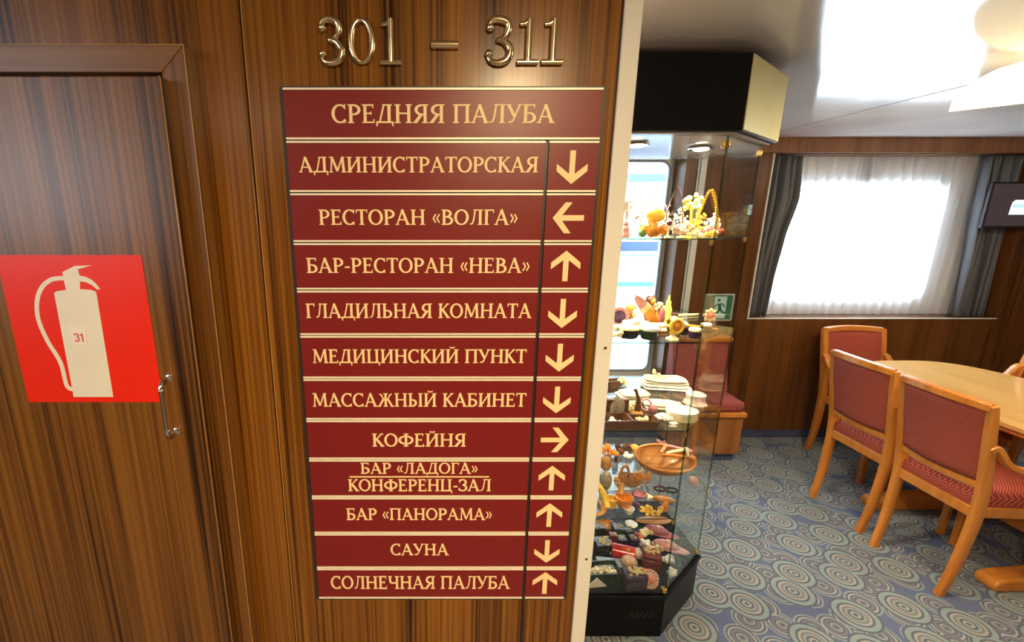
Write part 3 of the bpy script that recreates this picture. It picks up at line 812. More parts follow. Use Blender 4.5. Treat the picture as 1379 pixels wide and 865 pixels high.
# ------------------------------------------------------------------ chairs
def build_chair():
    t = thing('dining_chair', '', 'chair')
    a0, a1 = 0.148, 0.166                     # half width of the back at the feet / top
    prof = [(-0.215, 0.0), (-0.192, 0.12), (-0.178, 0.26), (-0.172, 0.40), (-0.180, 0.52), (-0.200, 0.64), (-0.222, 0.75), (-0.238, 0.84), (-0.248, 0.885)]
    def ya(z): return a0 + (a1 - a0) * min(1, z / 0.80) ** 0.8
    for s in (1, -1):
        pts = spline([(x, s * ya(z), z) for x, z in prof], 3); n = len(pts)
        obj('leg', MB().bar(pts, [0.026 + 0.004 * math.sin(PI * i / (n - 1)) for i in range(n)], [0.030 + 0.016 * math.sin(PI * min(1, i / (n - 1) * 1.1)) for i in range(n)], (0, 1, 0)), BEECH, t)
    def xb(z):
        for (x0, z0), (x1, z1) in zip(prof, prof[1:]):
            if z0 <= z <= z1: return x0 + (x1 - x0) * (z - z0) / (z1 - z0)
        return prof[-1][0]
    def rail(z, hgt, thick, bow):
        pts = []
        for k in range(13):
            u = -1 + 2 * k / 12
            pts.append((xb(z) - bow * (1 - u * u), u * ya(z) * 0.99, z + (0.008 * (1 - u * u) if z > 0.8 else 0)))
        return pts
    obj('top_rail', MB().bar(rail(0.876, 0, 0, 0.030), 0.034, 0.034, (0, 0, 1)), BEECH, t)
    obj('back_rail', MB().bar(rail(0.540, 0, 0, 0.022), 0.042, 0.024, (0, 0, 1)), BEECH, t)
    def back(u, v):
        z = 0.555 + 0.305 * v; yy = (-1 + 2 * u)
        return (xb(z) - 0.026 * (1 - yy * yy), yy * (ya(z) - 0.012), z)
    obj('backrest', MB().grid(back, 14, 10), REDFABRIC, t, recalc=False, solid=0.026)
    # seat frame and cushion: wider at the front
    def outline(k, inset=0.0):
        return [(-0.185 + inset, -(a0 + 0.005 - inset)), (0.205 - inset, -(0.174 - inset)), (0.225 - inset, -(0.150 - inset)), (0.225 - inset, (0.150 - inset)), (0.205 - inset, (0.174 - inset)), (-0.185 + inset, (a0 + 0.005 - inset))]
    obj('seat_frame', MB().prism(outline(0), 0.384, 0.432, 'z'), BEECH, t, smooth=False, bevel=0.006)
    ol = outline(0, 0.006); rings = [(1.0, 0.432), (1.015, 0.452), (1.0, 0.474), (0.93, 0.490), (0.75, 0.500), (0.35, 0.505)]
    mb = MB(); dense = []
    for i in range(len(ol)):
        p, q = Vector(ol[i]), Vector(ol[(i + 1) % len(ol)])
        dense += [p + (q - p) * k / 6 for k in range(6)]
    n = len(dense)
    for s_, z in rings: mb.v += [((p.x - 0.02) * s_ + 0.02, p.y * s_, z) for p in dense]
    for r in range(len(rings) - 1):
        for k in range(n):
            j = (k + 1) % n
            mb.f.append([r * n + k, r * n + j, (r + 1) * n + j, (r + 1) * n + k]); mb.mi.append(0)
    mb.f.append([(len(rings) - 1) * n + k for k in range(n)]); mb.mi.append(0)
    obj('seat_cushion', mb, REDFABRIC, t)
    for s in (1, -1):
        leg = spline([(0.195, s * 0.158, 0.0), (0.200, s * 0.162, 0.2), (0.205, s * 0.168, 0.42), (0.200, s * 0.172, 0.60)], 4)
        n = len(leg)
        obj('leg', MB().bar(leg, [0.026 + 0.006 * i / n for i in range(n)], [0.026 + 0.010 * i / n for i in range(n)], (0, 1, 0)), BEECH, t)
        arm = spline([(-0.218, s * 0.166, 0.700), (-0.196, s * 0.170, 0.712), (-0.172, s * 0.173, 0.690), (-0.140, s * 0.175, 0.648), (-0.070, s * 0.176, 0.616), (0.03, s * 0.176, 0.612), (0.12, s * 0.176, 0.620), (0.200, s * 0.174, 0.604), (0.225, s * 0.172, 0.575)], 4)
        obj('armrest', MB().bar(arm, 0.032, 0.024, (0, 1, 0)), BEECH, t)
    return t
chair = build_chair()
GRP = 'upholstered dining chairs around the saloon table'
chair['label'] = 'red woven beech armchair nearest the camera, back turned, at the table'; chair['group'] = GRP
chair.location = (2.385, 1.770, 0)
c2 = dup(chair, 'red beech armchair standing second, behind the nearest one along the table'); c2.location = (2.405, 2.168, 0)
c3 = dup(chair, 'red beech armchair at the far end of the table by the back wall'); c3.location = (2.785, 2.66, 0); c3.rotation_euler = (0, 0, -PI / 2); c3.scale = (1, 1.17, 0.975)
c4 = dup(chair, 'red beech armchair on the far long side of the table, cut by the picture edge'); c4.location = (3.25, 2.335, 0); c4.rotation_euler = (0, 0, PI); c4.scale = (1, 1.12, 1.03)

# ------------------------------------------------------------------ table
tb = thing('dining_table', 'honey beech conference table with rounded ends and low stretcher', 'table', (2.87, 1.98, 0))
def tabletop(k, a=0.395, b=0.685):
    pts = []
    for i in range(72):
        t = 2 * PI * i / 72; c, s = math.cos(t), math.sin(t); e = 2 / 3.4
        pts.append((k * a * math.copysign(abs(c) ** e, c) if False else (a + k) * math.copysign(abs(c) ** e, c), (b + k) * math.copysign(abs(s) ** e, s)))
    return pts
obj('tabletop', MB().prism(tabletop(0), 0.698, 0.722, 'z'), BEECHTOP, tb, bevel=0.004)
obj('edge_moulding', MB().prism(tabletop(-0.008), 0.676, 0.693, 'z'), BEECH, tb, bevel=0.005)
obj('underframe', MB().prism(tabletop(-0.014), 0.690, 0.699, 'z'), DARKCARVED, tb)
for s in (0.255, -0.305):
    f = [(-0.44, 0.0), (-0.445, 0.03), (-0.43, 0.052), (-0.38, 0.060), (-0.12, 0.082), (0.12, 0.082), (0.38, 0.060), (0.43, 0.052), (0.445, 0.03), (0.44, 0.0)]
    obj('foot', MB().prism(f, s - 0.042, s + 0.042, 'y'), BEECH, tb, smooth=False, bevel=0.010)
    obj('column', MB().span((-0.11, s - 0.028, 0.08), (0.11, s + 0.028, 0.677)), BEECH, tb, bevel=0.006)
obj('stretcher', MB().span((-0.022, -0.277, 0.10), (0.022, 0.228, 0.165)), BEECH, tb, bevel=0.004)

# ------------------------------------------------------------------ television
tv = thing('television', 'dark flat television on the wall in front of the right drape', 'television', (3.86, 2.95, 1.52))
tvr = MB()
obj('casing', MB().span((-0.355, 0.0, 0.0), (0.355, 0.022, 0.285)), plain('dark_plum_plastic', (0.020, 0.014, 0.018), 0.5, spec=0.2), tv, bevel=0.005)
obj('screen', MB().span((-0.345, -0.002, 0.014), (0.345, 0.0, 0.274)), emit('dark_screen', (0.045, 0.030, 0.035), 0.55), tv, smooth=False)
lg = MB().prism([(-0.21, 0.085), (0.16, 0.085), (0.16, 0.175), (-0.19, 0.175), (-0.205, 0.160)], -0.0035, -0.002, 'y')
lo = obj('screen_image', lg, emit('screen_glow', (0.72, 0.86, 0.95), 0.85), tv, smooth=False); lo['label'] = 'pale blue glowing rectangle'
obj('screen_image', MB().span((-0.20, -0.0045, 0.125), (0.15, -0.0035, 0.150)), emit('screen_glow_band', (0.40, 0.60, 0.68), 0.8), tv, smooth=False)
obj('wall_bracket', MB().span((0.0, 0.022, 0.09), (0.10, 0.10, 0.19)), BLACKLAM, tv)

# ------------------------------------------------------------------ ceiling lamp
lampc = Vector((1.845, 1.46, 1.938))
cl = thing('ceiling_lamp', 'glowing fluted glass bowl lamp hanging under the ceiling', 'lamp', tuple(lampc))
tilt = Matrix.Rotation(math.radians(8.5), 3, Vector((1.46, -1.80, 0)).normalized())
prof = [(0.205, 0.0), (0.203, 0.024), (0.192, 0.052), (0.168, 0.082), (0.125, 0.106), (0.065, 0.120), (0.02, 0.122)]
sh = MB().lathe(prof, (0, 0, 0), 96, M=tilt, wob=lambda k, t: 0.012 * math.cos(k * PI * 2 / 4))
sh.f = [f for f in sh.f if len(f) == 4]; sh.mi = [0] * len(sh.f)
def shade_mat():
    m = bpy.data.materials.new('lamp_glass'); m.use_nodes = True; t = m.node_tree; b = t.nodes['Principled BSDF']
    b.inputs['Base Color'].default_value = (0.95, 0.86, 0.66, 1)
    b.inputs['Emission Color'].default_value = (1.0, 0.80, 0.48, 1); b.inputs['Emission Strength'].default_value = 1.4
    return m
obj('glass_shade', sh, shade_mat(), cl, recalc=False, solid=0.004)
obj('bulb', MB().ball((0, 0, 0.055), 0.026, 14), emit('bulb_glow', (1.0, 0.86, 0.6), 14), cl)
obj('stem', MB().tube([(0, 0, 0.08), (0, 0, 0.140)], 0.008, 10), BRASS, cl)
obj('ceiling_plate', MB().lathe([(0.055, 0.130), (0.055, 0.140), (0.03, 0.142)], n=24), BRASS, cl)
lamp('bulb_light', 'POINT', tuple(lampc + Vector((0, 0, -0.02))), 17, (1.0, 0.86, 0.64), 0.05)

# ------------------------------------------------------------------ escape sign on the back wall
ex = thing('exit_sign', 'green and white running man escape sign seen through the case glass', 'sign', (1.95, YB - 0.004, 0.885))
obj('plate', MB().span((-0.10, 0, 0), (0.10, 0.004, 0.19)), WHITE, ex, smooth=False)
GREEN = plain('sign_green', (0.01, 0.22, 0.13), 0.4)
PALE = emit('pale_green_glow', (0.62, 0.80, 0.66), 0.25)
obj('field', MB().span((-0.090, -0.0008, 0.010), (0.090, 0, 0.180)), GREEN, ex, smooth=False)
obj('doorway', MB().span((-0.035, -0.0014, 0.018), (0.050, -0.0008, 0.172)), PALE, ex, smooth=False)
man = MB(); P2 = lambda p, d: (p.x, d, p.y)
for pts, w in (([(0.002, 0.120), (0.010, 0.078)], 0.022), ([(0.010, 0.082), (0.030, 0.060), (0.048, 0.058)], 0.013), ([(0.008, 0.080), (-0.010, 0.050), (-0.026, 0.026)], 0.013),
               ([(0.000, 0.122), (-0.020, 0.112), (-0.034, 0.092)], 0.009), ([(0.006, 0.122), (0.026, 0.118), (0.040, 0.100)], 0.009)):
    stroke_to(man, pts, [w] * len(pts), P2, -0.002, -0.0014)
man.prism([(-0.004 + 0.011 * math.cos(2 * PI * k / 14), 0.146 + 0.011 * math.sin(2 * PI * k / 14)) for k in range(14)], -0.002, -0.0014, 'y')
obj('running_man', man, GREEN, ex, smooth=False)

# ------------------------------------------------------------------ settee by the back wall, seen through the glass
st = thing('settee', 'narrow red upholstered wooden seat by the back wall, seen through the case glass', 'seat', (1.80, 2.79, 0))
obj('plinth', MB().span((-0.17, -0.07, 0.0), (0.18, 0.24, 0.055)), SKIRT, st)
obj('seat_base', MB().span((-0.19, -0.09, 0.055), (0.20, 0.25, 0.32)), SEATWOOD, st, bevel=0.004)
obj('seat_edge', MB().span((-0.20, -0.105, 0.32), (0.21, 0.25, 0.355)), BEECH, st, bevel=0.008)
obj('seat_cushion', MB().span((-0.19, -0.095, 0.355), (0.195, 0.16, 0.425)), SETTEEFABRIC, st, bevel=0.02)
obj('backrest', MB().prism([(0.08, 0.42), (0.16, 0.765), (0.22, 0.765), (0.22, 0.42)], -0.185, 0.19, 'x'), SETTEEFABRIC, st, bevel=0.012)
obj('top_rail', MB().span((-0.20, 0.13, 0.765), (0.205, 0.25, 0.80)), BEECH, st, bevel=0.012)

# ------------------------------------------------------------------ display case
VP = [(0.13, 1.63), (0.378, 1.42), (0.872, 1.42), (1.12, 1.63), (1.12, 2.0), (0.13, 2.0)]
VC = Vector((0.625, 1.71, 0))
vit = thing('display_case', 'tall glass display case with black base and black top beside the white post', 'display case', tuple(VC))
def loc_poly(k=0.0):
    out = []; n = len(VP)
    for i in range(n):
        p, a, b = Vector(VP[i]), Vector(VP[i - 1]), Vector(VP[(i + 1) % n])
        d1, d2 = (p - a).normalized(), (b - p).normalized()
        n1, n2 = Vector((d1.y, -d1.x)), Vector((d2.y, -d2.x))
        m = (n1 + n2); m = m / (m.length ** 2) * 2
        q = p + m * k
        out.append((q.x - VC.x, q.y - VC.y))
    return out
ZB, ZT = 0.192, 1.838
base_p = loc_poly(0.0)
obj('base', MB().prism(loc_poly(-0.004), 0.0, ZB - 0.012, 'z'), BLACKLAM, vit, bevel=0.002)
obj('floor_board', MB().prism(loc_poly(0.004), ZB - 0.012, ZB, 'z'), BLACKLAM, vit, bevel=0.002)
fp = loc_poly(0.030)
fasc = obj('fascia', MB().prism(fp, ZT, 2.042, 'z'), BLACKLAM, vit, bevel=0.001)
# yellow front board on the slanting corners
for (i, j) in ((2, 3), (0, 1)):
    a, b = Vector(fp[i]), Vector(fp[j]); d = (b - a).normalized(); nrm = Vector((d.y, -d.x)) * 0.003
    quad = [tuple(a + d * 0.004), tuple(b), tuple(b + nrm), tuple(a + d * 0.004 + nrm)]
    y_o = obj('corner_panel', MB().prism(quad, ZT + 0.004, 2.040, 'z'), YELLOWLAM, vit, smooth=False); y_o['label'] = 'cream yellow corner panel'
obj('soffit', MB().prism(loc_poly(0.012), ZT - 0.006, ZT, 'z'), plain('grey_gloss_laminate', (0.42, 0.40, 0.40), 0.08, 0, 0.03), vit)
def pane(i, j, name='glass_pane', t=0.005, inset=0.006, z0=ZB, z1=ZT - 0.006):
    gp = loc_poly(-inset)
    a, b = Vector(gp[i]), Vector(gp[j]); d = (b - a).normalized(); nrm = Vector((-d.y, d.x)) * t
    mb = MB(); mb.prism([tuple(a + d * 0.004), tuple(b - d * 0.004), tuple(b - d * 0.004 + nrm), tuple(a + d * 0.004 + nrm)], z0, z1, 'z')
    # the two broad faces are clear, the edges green
    for k in range(len(mb.f)): mb.mi[k] = 1
    mb.mi[2] = 0; mb.mi[4] = 0
    return obj(name, mb, [GLASS, GLASSEDGE], vit, smooth=False)
pane(1, 2, z0=ZB); pane(2, 3); pane(3, 4); pane(4, 5); pane(5, 0); pane(0, 1)
SHELF = [1.53, 1.19, 0.87, 0.52]
for z in SHELF:
    mb = MB().prism(loc_poly(-0.016), z - 0.006, z, 'z', 0, 1)
    obj('glass_shelf', mb, [GLASS, GLASSEDGE], vit, smooth=False)
gp = loc_poly(-0.014)
for z in SHELF:
    for i in (2, 3, 4, 5, 0, 1):
        p = Vector(gp[i])
        obj('shelf_clip', MB().tube([(p.x, p.y, z - 0.022), (p.x, p.y, z - 0.006)], 0.006, 10), GOLD, vit)
for z in (ZB + 0.015, ZT - 0.03):
    for i in (2, 3):
        p = Vector(gp[i])
        obj('glass_clip', MB().box((p.x, p.y, z), (0.018, 0.018, 0.022)), GOLD, vit, bevel=0.003)
for lx, ly in ((0.40, 1.62), (0.66, 1.58), (0.92, 1.66)):
    dl = obj('downlight', MB().lathe([(0.022, 0.0), (0.040, -0.003), (0.042, -0.006), (0.038, -0.008), (0.020, -0.003)], n=24), CHROME, vit, loc=(lx - VC.x, ly - VC.y, ZT - 0.006))
    obj('lens', MB().lathe([(0.024, -0.0055), (0.026, -0.0085), (0.018, -0.0120), (1e-6, -0.0135)], n=20), emit('downlight_glow', (1.0, 0.90, 0.72), 18), dl)
#ITEMS
# ------------------------------------------------------------------ goods in the display case
def put_on(px, py, z):
    p = atz(px, py, z)
    if p.y < 1.465 or p.y > 1.955:
        p = at(px, py, min(max(p.y, 1.465), 1.955))
    return Vector((p.x, p.y, z))
AMBER = plain('amber', (0.72, 0.26, 0.03), 0.15, 0, 0.3, 60)
HONEY = plain('honey_amber', (0.86, 0.50, 0.06), 0.2, 0, 0.25, 70)
BUTTER = plain('butter_amber', (0.86, 0.74, 0.40), 0.3, 0, 0.15, 60)
LIME = plain('lime_amber', (0.72, 0.72, 0.16), 0.3, 0, 0.2, 70)
LEAFG = plain('leaf_green', (0.10, 0.24, 0.05), 0.45, 0, 0.3, 60)
CORAL = plain('coral', (0.66, 0.12, 0.08), 0.3, 0, 0.2, 80)
PINK = plain('rose_pink', (0.66, 0.30, 0.28), 0.4, 0, 0.2, 60)
DUSKY = plain('dusky_pink', (0.42, 0.13, 0.16), 0.5, 0, 0.2, 60)
PURPLE = plain('purple_agate', (0.11, 0.035, 0.10), 0.2, 0, 0.4, 60)
LINEN = plain('white_linen', (0.82, 0.78, 0.66), 0.8, 0, 0.05, 90, bump=0.3)
LACE = speckled('cream_lace', (0.80, 0.70, 0.42), (0.86, 0.82, 0.70), 130, 0.5, 0.8)
PORC = plain('porcelain', (0.84, 0.80, 0.72), 0.2, 0, 0.06, 60)
LACQ = plain('black_lacquer', (0.018, 0.014, 0.016), 0.14, 0, 0.3, 90)
PLUMLACQ = plain('plum_lacquer', (0.045, 0.018, 0.045), 0.16, 0, 0.3, 90)
GREENLACQ = plain('green_lacquer', (0.020, 0.035, 0.018), 0.2, 0, 0.3, 90)
REDLACQ = plain('red_lacquer', (0.60, 0.02, 0.015), 0.18, 0, 0.2, 90)
MAROONLACQ = plain('maroon_lacquer', (0.16, 0.014, 0.020), 0.2, 0, 0.2, 90)
GOLDPAINT = speckled('gold_painting', (0.12, 0.07, 0.015), (0.52, 0.37, 0.09), 260, 0.46, 0.4)
CREAMPAINT = speckled('cream_painting', (0.60, 0.52, 0.28), (0.82, 0.76, 0.58), 220, 0.5, 0.4)
PALEBLUE = plain('pale_blue_paper', (0.55, 0.72, 0.85), 0.3, 0, 0.06, 20)
GREYBLUE = plain('grey_blue_card', (0.30, 0.36, 0.44), 0.4, 0, 0.12, 30)
CRYSTAL = glass('crystal_glass', (0.86, 0.88, 0.90), gl_rough=0.05)
EGGROSE = speckled('rose_enamel', (0.50, 0.20, 0.15), (0.62, 0.55, 0.36), 200, 0.52, 0.3)
EGGWHITE = speckled('white_enamel', (0.62, 0.52, 0.48), (0.82, 0.78, 0.74), 200, 0.5, 0.3)
BROWNDK = plain('dark_brown_pin', (0.07, 0.02, 0.015), 0.3)

def solo(name, mb, mat, px, py, z, label, cat, group=None, rz=0.0, smooth=True, bevel=0.0, dz=0.0):
    p = put_on(px, py, z)
    mb_z = min(v[2] for v in mb.v)
    o = obj(name, mb, mat, loc=(p.x, p.y, z - mb_z + dz), rz=rz, smooth=smooth, bevel=bevel)
    return tag(o, label, cat, group)
def place(name, px, py, z, label, cat, group=None, rz=0.0):
    p = put_on(px, py, z)
    return thing(name, label, cat, (p.x, p.y, z), rz, group)
def cluster(n, rx, ry, h, r, seed, jitter=0.35):
    R = random.Random(seed); mb = MB()
    for k in range(n):
        t = R.uniform(0, 2 * PI); q = math.sqrt(R.random()); z = R.random() ** 1.3 * h * (1 - 0.6 * q)
        rr = r * R.uniform(1 - jitter, 1 + jitter)
        mb.ball((rx * q * math.cos(t), ry * q * math.sin(t), z + rr), rr, 8)
    return mb
def beads(path, r, gap=1.75, jit=0.1, seed=1):
    R = random.Random(seed); mb = MB(); P = [Vector(p) for p in path]; d = 0
    for a, b in zip(P, P[1:]):
        L = (b - a).length
        while d <= L:
            mb.ball(a + (b - a) * (d / L), r * R.uniform(1 - jit, 1 + jit), 7); d += r * gap
        d -= L
    return mb
def painting(w, d, z, n, seed, r=0.006):
    R = random.Random(seed); mb = MB()
    for k in range(n):
        x, y = R.gauss(0, w / 5), R.gauss(0, d / 5)
        x = max(-w / 2 + r, min(w / 2 - r, x)); y = max(-d / 2 + r, min(d / 2 - r, y))
        mb.lathe([(r * R.uniform(.5, 1), 0), (r * 0.5, 0.0022), (1e-6, 0.0025)], (x, y, z - 0.0004 + 0.0001 * k), 7)
    return mb
def box_casket(px, py, z, w, d, h, body, paint, label, rz=0.0, seed=1, name='lacquer_box', n=16, group=None):
    t = place(name, px, py, z, label, 'box', group, rz)
    obj('body', MB().span((-w / 2, -d / 2, 0), (w / 2, d / 2, h * 0.68)), body, t, bevel=min(h, w) * 0.08)
    lid = obj('lid', MB().span((-w / 2 - 0.001, -d / 2 - 0.001, h * 0.70), (w / 2 + 0.001, d / 2 + 0.001, h)), body, t, bevel=min(h, w) * 0.1)
    f = obj('painted_flowers', painting(w, d, h, n, seed, min(w, d) * 0.15), paint, lid)
    return t
def round_casket(px, py, z, r, h, body, top, label, group=None):
    t = place('round_casket', px, py, z, label, 'box', group)
    obj('body', MB().lathe([(r * 0.86, 0), (r * 0.98, h * 0.2), (r, h * 0.7), (r * 0.97, h * 0.72)], n=24), body, t)
    obj('lid', MB().lathe([(r * 1.0, h * 0.72), (r * 1.04, h * 0.80), (r * 0.98, h * 0.95), (r * 0.5, h * 1.05), (1e-6, h * 1.08)], n=24, wob=lambda k, q: 0.03 * math.cos(6 * q)), top, t)
    return t
def tray(px, py, z, w, d, h, mat, label, rz=0.0, name='wooden_tray'):
    tk = 0.005; mb = MB()
    mb.span((-w / 2, -d / 2, 0), (w / 2, d / 2, tk))
    for s in (-1, 1):
        mb.prism([(s * w / 2, tk), (s * (w / 2 - tk), tk), (s * (w / 2 + 0.004), h), (s * (w / 2 + 0.010), h)], -d / 2, d / 2, 'y')
        mb.span((-w / 2, s * d / 2, tk), (w / 2, s * (d / 2 - tk), h))
    return solo(name, mb, mat, px, py, z, label, 'tray', rz=rz, smooth=False)
def bowl_mesh(rx, ry, h, t=0.004, n=28, lip=1.0):
    out = [(0.35, 0), (0.62, h * 0.12), (0.85, h * 0.45), (0.97, h * 0.8), (1.0, h), (0.94, h), (0.88, h * 0.75), (0.74, h * 0.40), (0.5, h * 0.18), (1e-6, h * 0.12)]
    return MB().lathe(out, (0, 0, 0), n, sx=rx, sy=ry)
def flower_mesh(n, r, w, z=0.0, lift=0.0, M=None):
    mb = MB()
    for k in range(n):
        a = 2 * PI * k / n; R3 = Matrix.Rotation(a, 3, 'Z') @ Matrix.Rotation(-lift, 3, 'Y')
        if M is not None: R3 = M @ R3
        mb.ball(R3 @ Vector((r * 0.6, 0, 0)) + Vector((0, 0, z)), r * 0.45, 8, s=(1, w, 0.35), M=R3)
    return mb
def figurine(prof, n=16, **kw): return MB().lathe(prof, n=n, **kw)

Z1, Z2, Z3, Z4, Z5 = 1.5303, 1.1903, 0.8703, 0.5203, ZB + 0.0003

# --- top shelf
t = place('amber_flower', 879, 321, Z1, 'orange amber flower ornament with yellow crown on the top glass shelf', 'ornament')
obj('petals', cluster(22, 0.034, 0.022, 0.050, 0.011, 3), AMBER, t)
obj('crown', MB().ball((0.004, 0, 0.070), 0.030, 14, s=(1, 0.8, 0.75)), HONEY, t)
l_ = obj('leaf', MB().ball((-0.038, -0.012, 0.014), 0.013, 10, s=(1, 0.7, 1)), LEAFG, t); l_['label'] = 'green leaf'
def bust(px, py, z, w, h, path, r, mat, label, seed):
    t = place('necklace_display', px, py, z, label, 'necklace', 'bead necklaces on clear stands on the top shelf')
    board = [(-w / 2, 0), (w / 2, 0), (w * 0.42, h * 0.55), (w * 0.16, h * 0.9), (w * 0.12, h), (-w * 0.12, h), (-w * 0.16, h * 0.9), (-w * 0.42, h * 0.55)]
    obj('stand', MB().prism(board, 0.008, 0.014, 'y').prism([(0.010, 0), (0.045, 0), (0.012, h * 0.6)], -0.003, 0.003, 'x'), CRYSTAL, t, smooth=False, bevel=0.002)
    P = spline([(p[0] * w, p[1] * h, 0) for p in path], 8)
    obj('bead_strand', beads([(p.x, 0.008 - r, p.y) for p in P], r, seed=seed), mat, t)
    return t
DROP = [(-0.18, 0.94), (-0.36, 0.6), (-0.34, 0.3), (0.0, 0.10), (0.34, 0.3), (0.36, 0.6), (0.18, 0.94)]
ARCH = [(-0.52, 0.12), (-0.32, 0.6), (0.0, 1.0), (0.3, 0.66), (0.52, 0.06)]
bust(865, 318, Z1, 0.085, 0.150, DROP, 0.0042, EGGWHITE, 'white and rosy bead necklace on clear stand, leftmost on top shelf', 1)
bust(906, 317, Z1, 0.075, 0.165, ARCH, 0.0026, BROWNDK, 'thin dark thread necklace on tall clear stand, middle of top shelf', 2)
bust(950, 319, Z1, 0.080, 0.150, ARCH, 0.0055, HONEY, 'big honey coloured bead necklace, right end of top shelf', 4)
bust(888, 314, Z1, 0.075, 0.120, DROP, 0.0035, PINK, 'small pink bead necklace on stand behind the amber flower', 5)
t = place('amber_tree', 927, 316, Z1, 'lime and butter amber tree ornament between two necklaces, top shelf', 'ornament')
obj('trunk', MB().tube([(0, 0, 0), (0.004, 0, 0.05), (-0.002, 0, 0.11)], [0.012, 0.006, 0.004], 8), HONEY, t)
cr = cluster(34, 0.032, 0.024, 0.075, 0.0085, 8); cr.v = [(x, y, z + 0.085) for x, y, z in cr.v]
obj('crown', cr, LIME, t)
t = place('amber_tree', 841, 318, Z1, 'pale amber tree ornament beside white post on the top shelf', 'ornament')
obj('trunk', MB().tube([(0, 0, 0), (0.003, 0, 0.06), (0, 0, 0.12)], [0.012, 0.006, 0.004], 8), PINK, t)
cr = cluster(30, 0.030, 0.024, 0.075, 0.008, 18); cr.v = [(x, y, z + 0.075) for x, y, z in cr.v]
obj('crown', cr, EGGWHITE, t)
t = place('pin_stand', 899, 320, Z1, 'dark brown ball on a thin pin on the top shelf', 'ornament')
obj('pin', MB().lathe([(0.010, 0), (0.010, 0.003), (0.0022, 0.005), (0.0022, 0.040)], n=12), BUTTER, t)
obj('ball', MB().ball((0, 0, 0.046), 0.009, 12), BROWNDK, t)
for px, py, m1, m2, hh, sd, lb in ((852, 315, PINK, EGGWHITE, 0.13, 201, 'white speckled bead bush behind the leftmost stand on top shelf'), (870, 314, BUTTER, BUTTER, 0.15, 202, 'cream bead bush behind the amber flower on top shelf'),
        (884, 318, HONEY, EGGWHITE, 0.10, 203, 'low speckled bead bush right of the amber flower'), (897, 313, BUTTER, EGGROSE, 0.15, 204, 'rosy bead bush behind the brown pin on top shelf'),
        (915, 314, HONEY, BUTTER, 0.14, 205, 'cream bead bush between dark thread necklace and lime tree'), (940, 314, AMBER, HONEY, 0.12, 206, 'honey bead bush behind the big honey necklace'),
        (918, 320, BUTTER, EGGROSE, 0.06, 207, 'small rosy bead bush at the front middle of top shelf'), (958, 315, BUTTER, EGGWHITE, 0.10, 208, 'white bead bush in the right corner of the top shelf')):
    t = place('bead_bush', px, py, Z1, lb, 'ornament', 'bead bushes on the top shelf')
    obj('stem', MB().lathe([(0.012, 0), (0.012, 0.003), (0.002, 0.006), (0.002, hh * 0.5)], n=10), m1, t)
    cr = cluster(60, 0.030, 0.020, hh * 0.8, 0.0048, sd, 0.5); cr.v = [(x, y, z + 0.008) for x, y, z in cr.v]
    obj('beads', cr, m2, t)
solo('figurine', figurine([(0.013, 0), (0.016, 0.008), (0.011, 0.022), (0.013, 0.030), (0.008, 0.037), (0.010, 0.045), (0.006, 0.053), (1e-6, 0.055)]), PINK, 841, 321, Z1, 'small pink figurine beside the white post on the top shelf', 'figurine')
coil = [(0.040 * math.cos(a * 0.32) * (0.6 + 0.012 * a), 0.024 * math.sin(a * 0.32) * (0.6 + 0.012 * a), 0.005 + 0.0004 * a) for a in range(45)]
solo('bead_necklace', beads(coil, 0.0055, seed=6), CORAL, 982, 321, Z1, 'coral red bead necklace lying at the right corner of the top shelf', 'necklace')
solo('amber_lump', cluster(9, 0.018, 0.012, 0.014, 0.007, 31), BUTTER, 937, 321, Z1, 'butter yellow amber lumps at the front of the top shelf', 'amber')
solo('amber_lump', cluster(9, 0.020, 0.012, 0.016, 0.007, 32), HONEY, 962, 321, Z1, 'honey amber lumps under the right end necklace', 'amber')

# --- second shelf
GC = 'black round caskets along the front of the second shelf'
round_casket(845, 454, Z2, 0.034, 0.040, LACQ, BUTTER, 'widest black round casket with cream lid, second shelf at left', GC)
round_casket(874, 456, Z2, 0.029, 0.042, GREENLACQ, PORC, 'greenish black round casket with white lid, second in row', GC)
round_casket(918, 450, Z2, 0.020, 0.032, LACQ, DARKCARVED, 'small black casket with dark lid, just right of gilt egg', GC)
round_casket(935, 455, Z2, 0.020, 0.034, PLUMLACQ, BUTTER, 'small plum black casket with cream lid near the glass corner', GC)
round_casket(950, 448, Z2, 0.018, 0.034, LACQ, PORC, 'smallest black casket with white lid in the glass corner', GC)
t = place('gilt_egg', 905, 458, Z2, 'gilt egg with amber medallion on a footed stand, second shelf', 'ornament')
obj('stand', MB().lathe([(0.020, 0), (0.021, 0.004), (0.012, 0.010), (0.006, 0.018), (0.013, 0.024)], n=18, wob=lambda k, q: 0.06 * math.cos(6 * q)), BUTTER, t)
obj('egg', MB().ball((0, 0, 0.052), 0.026, 16, s=(0.95, 0.8, 1.2)), GOLD, t)
obj('wreath', MB().tube([(0.019 * math.cos(a * PI / 12), -0.019, 0.052 + 0.023 * math.sin(a * PI / 12)) for a in range(24)], 0.006, 8, closed=True), HONEY, t)
obj('medallion', MB().ball((0, -0.021, 0.052), 0.011, 12, s=(1, 0.5, 1.3)), AMBER, t)
t = place('carved_paddle', 872, 440, Z2, 'long amber brown carved paddle leaning on the second shelf', 'paddle')
Mp = Matrix.Rotation(math.radians(-42), 3, 'Y') @ Matrix.Rotation(math.radians(12), 3, 'X')
def tilted(mb, M, off): mb.v = [tuple(M @ Vector(p) + Vector(off)) for p in mb.v]; return mb
pf = Vector((0.030, 0.0, 0.014))
obj('blade', tilted(MB().prism([(-0.016, 0.0), (0.016, 0.0), (0.018, 0.080), (-0.018, 0.080)], -0.004, 0.004, 'y'), Mp, pf), AMBER, t, smooth=False, bevel=0.002)
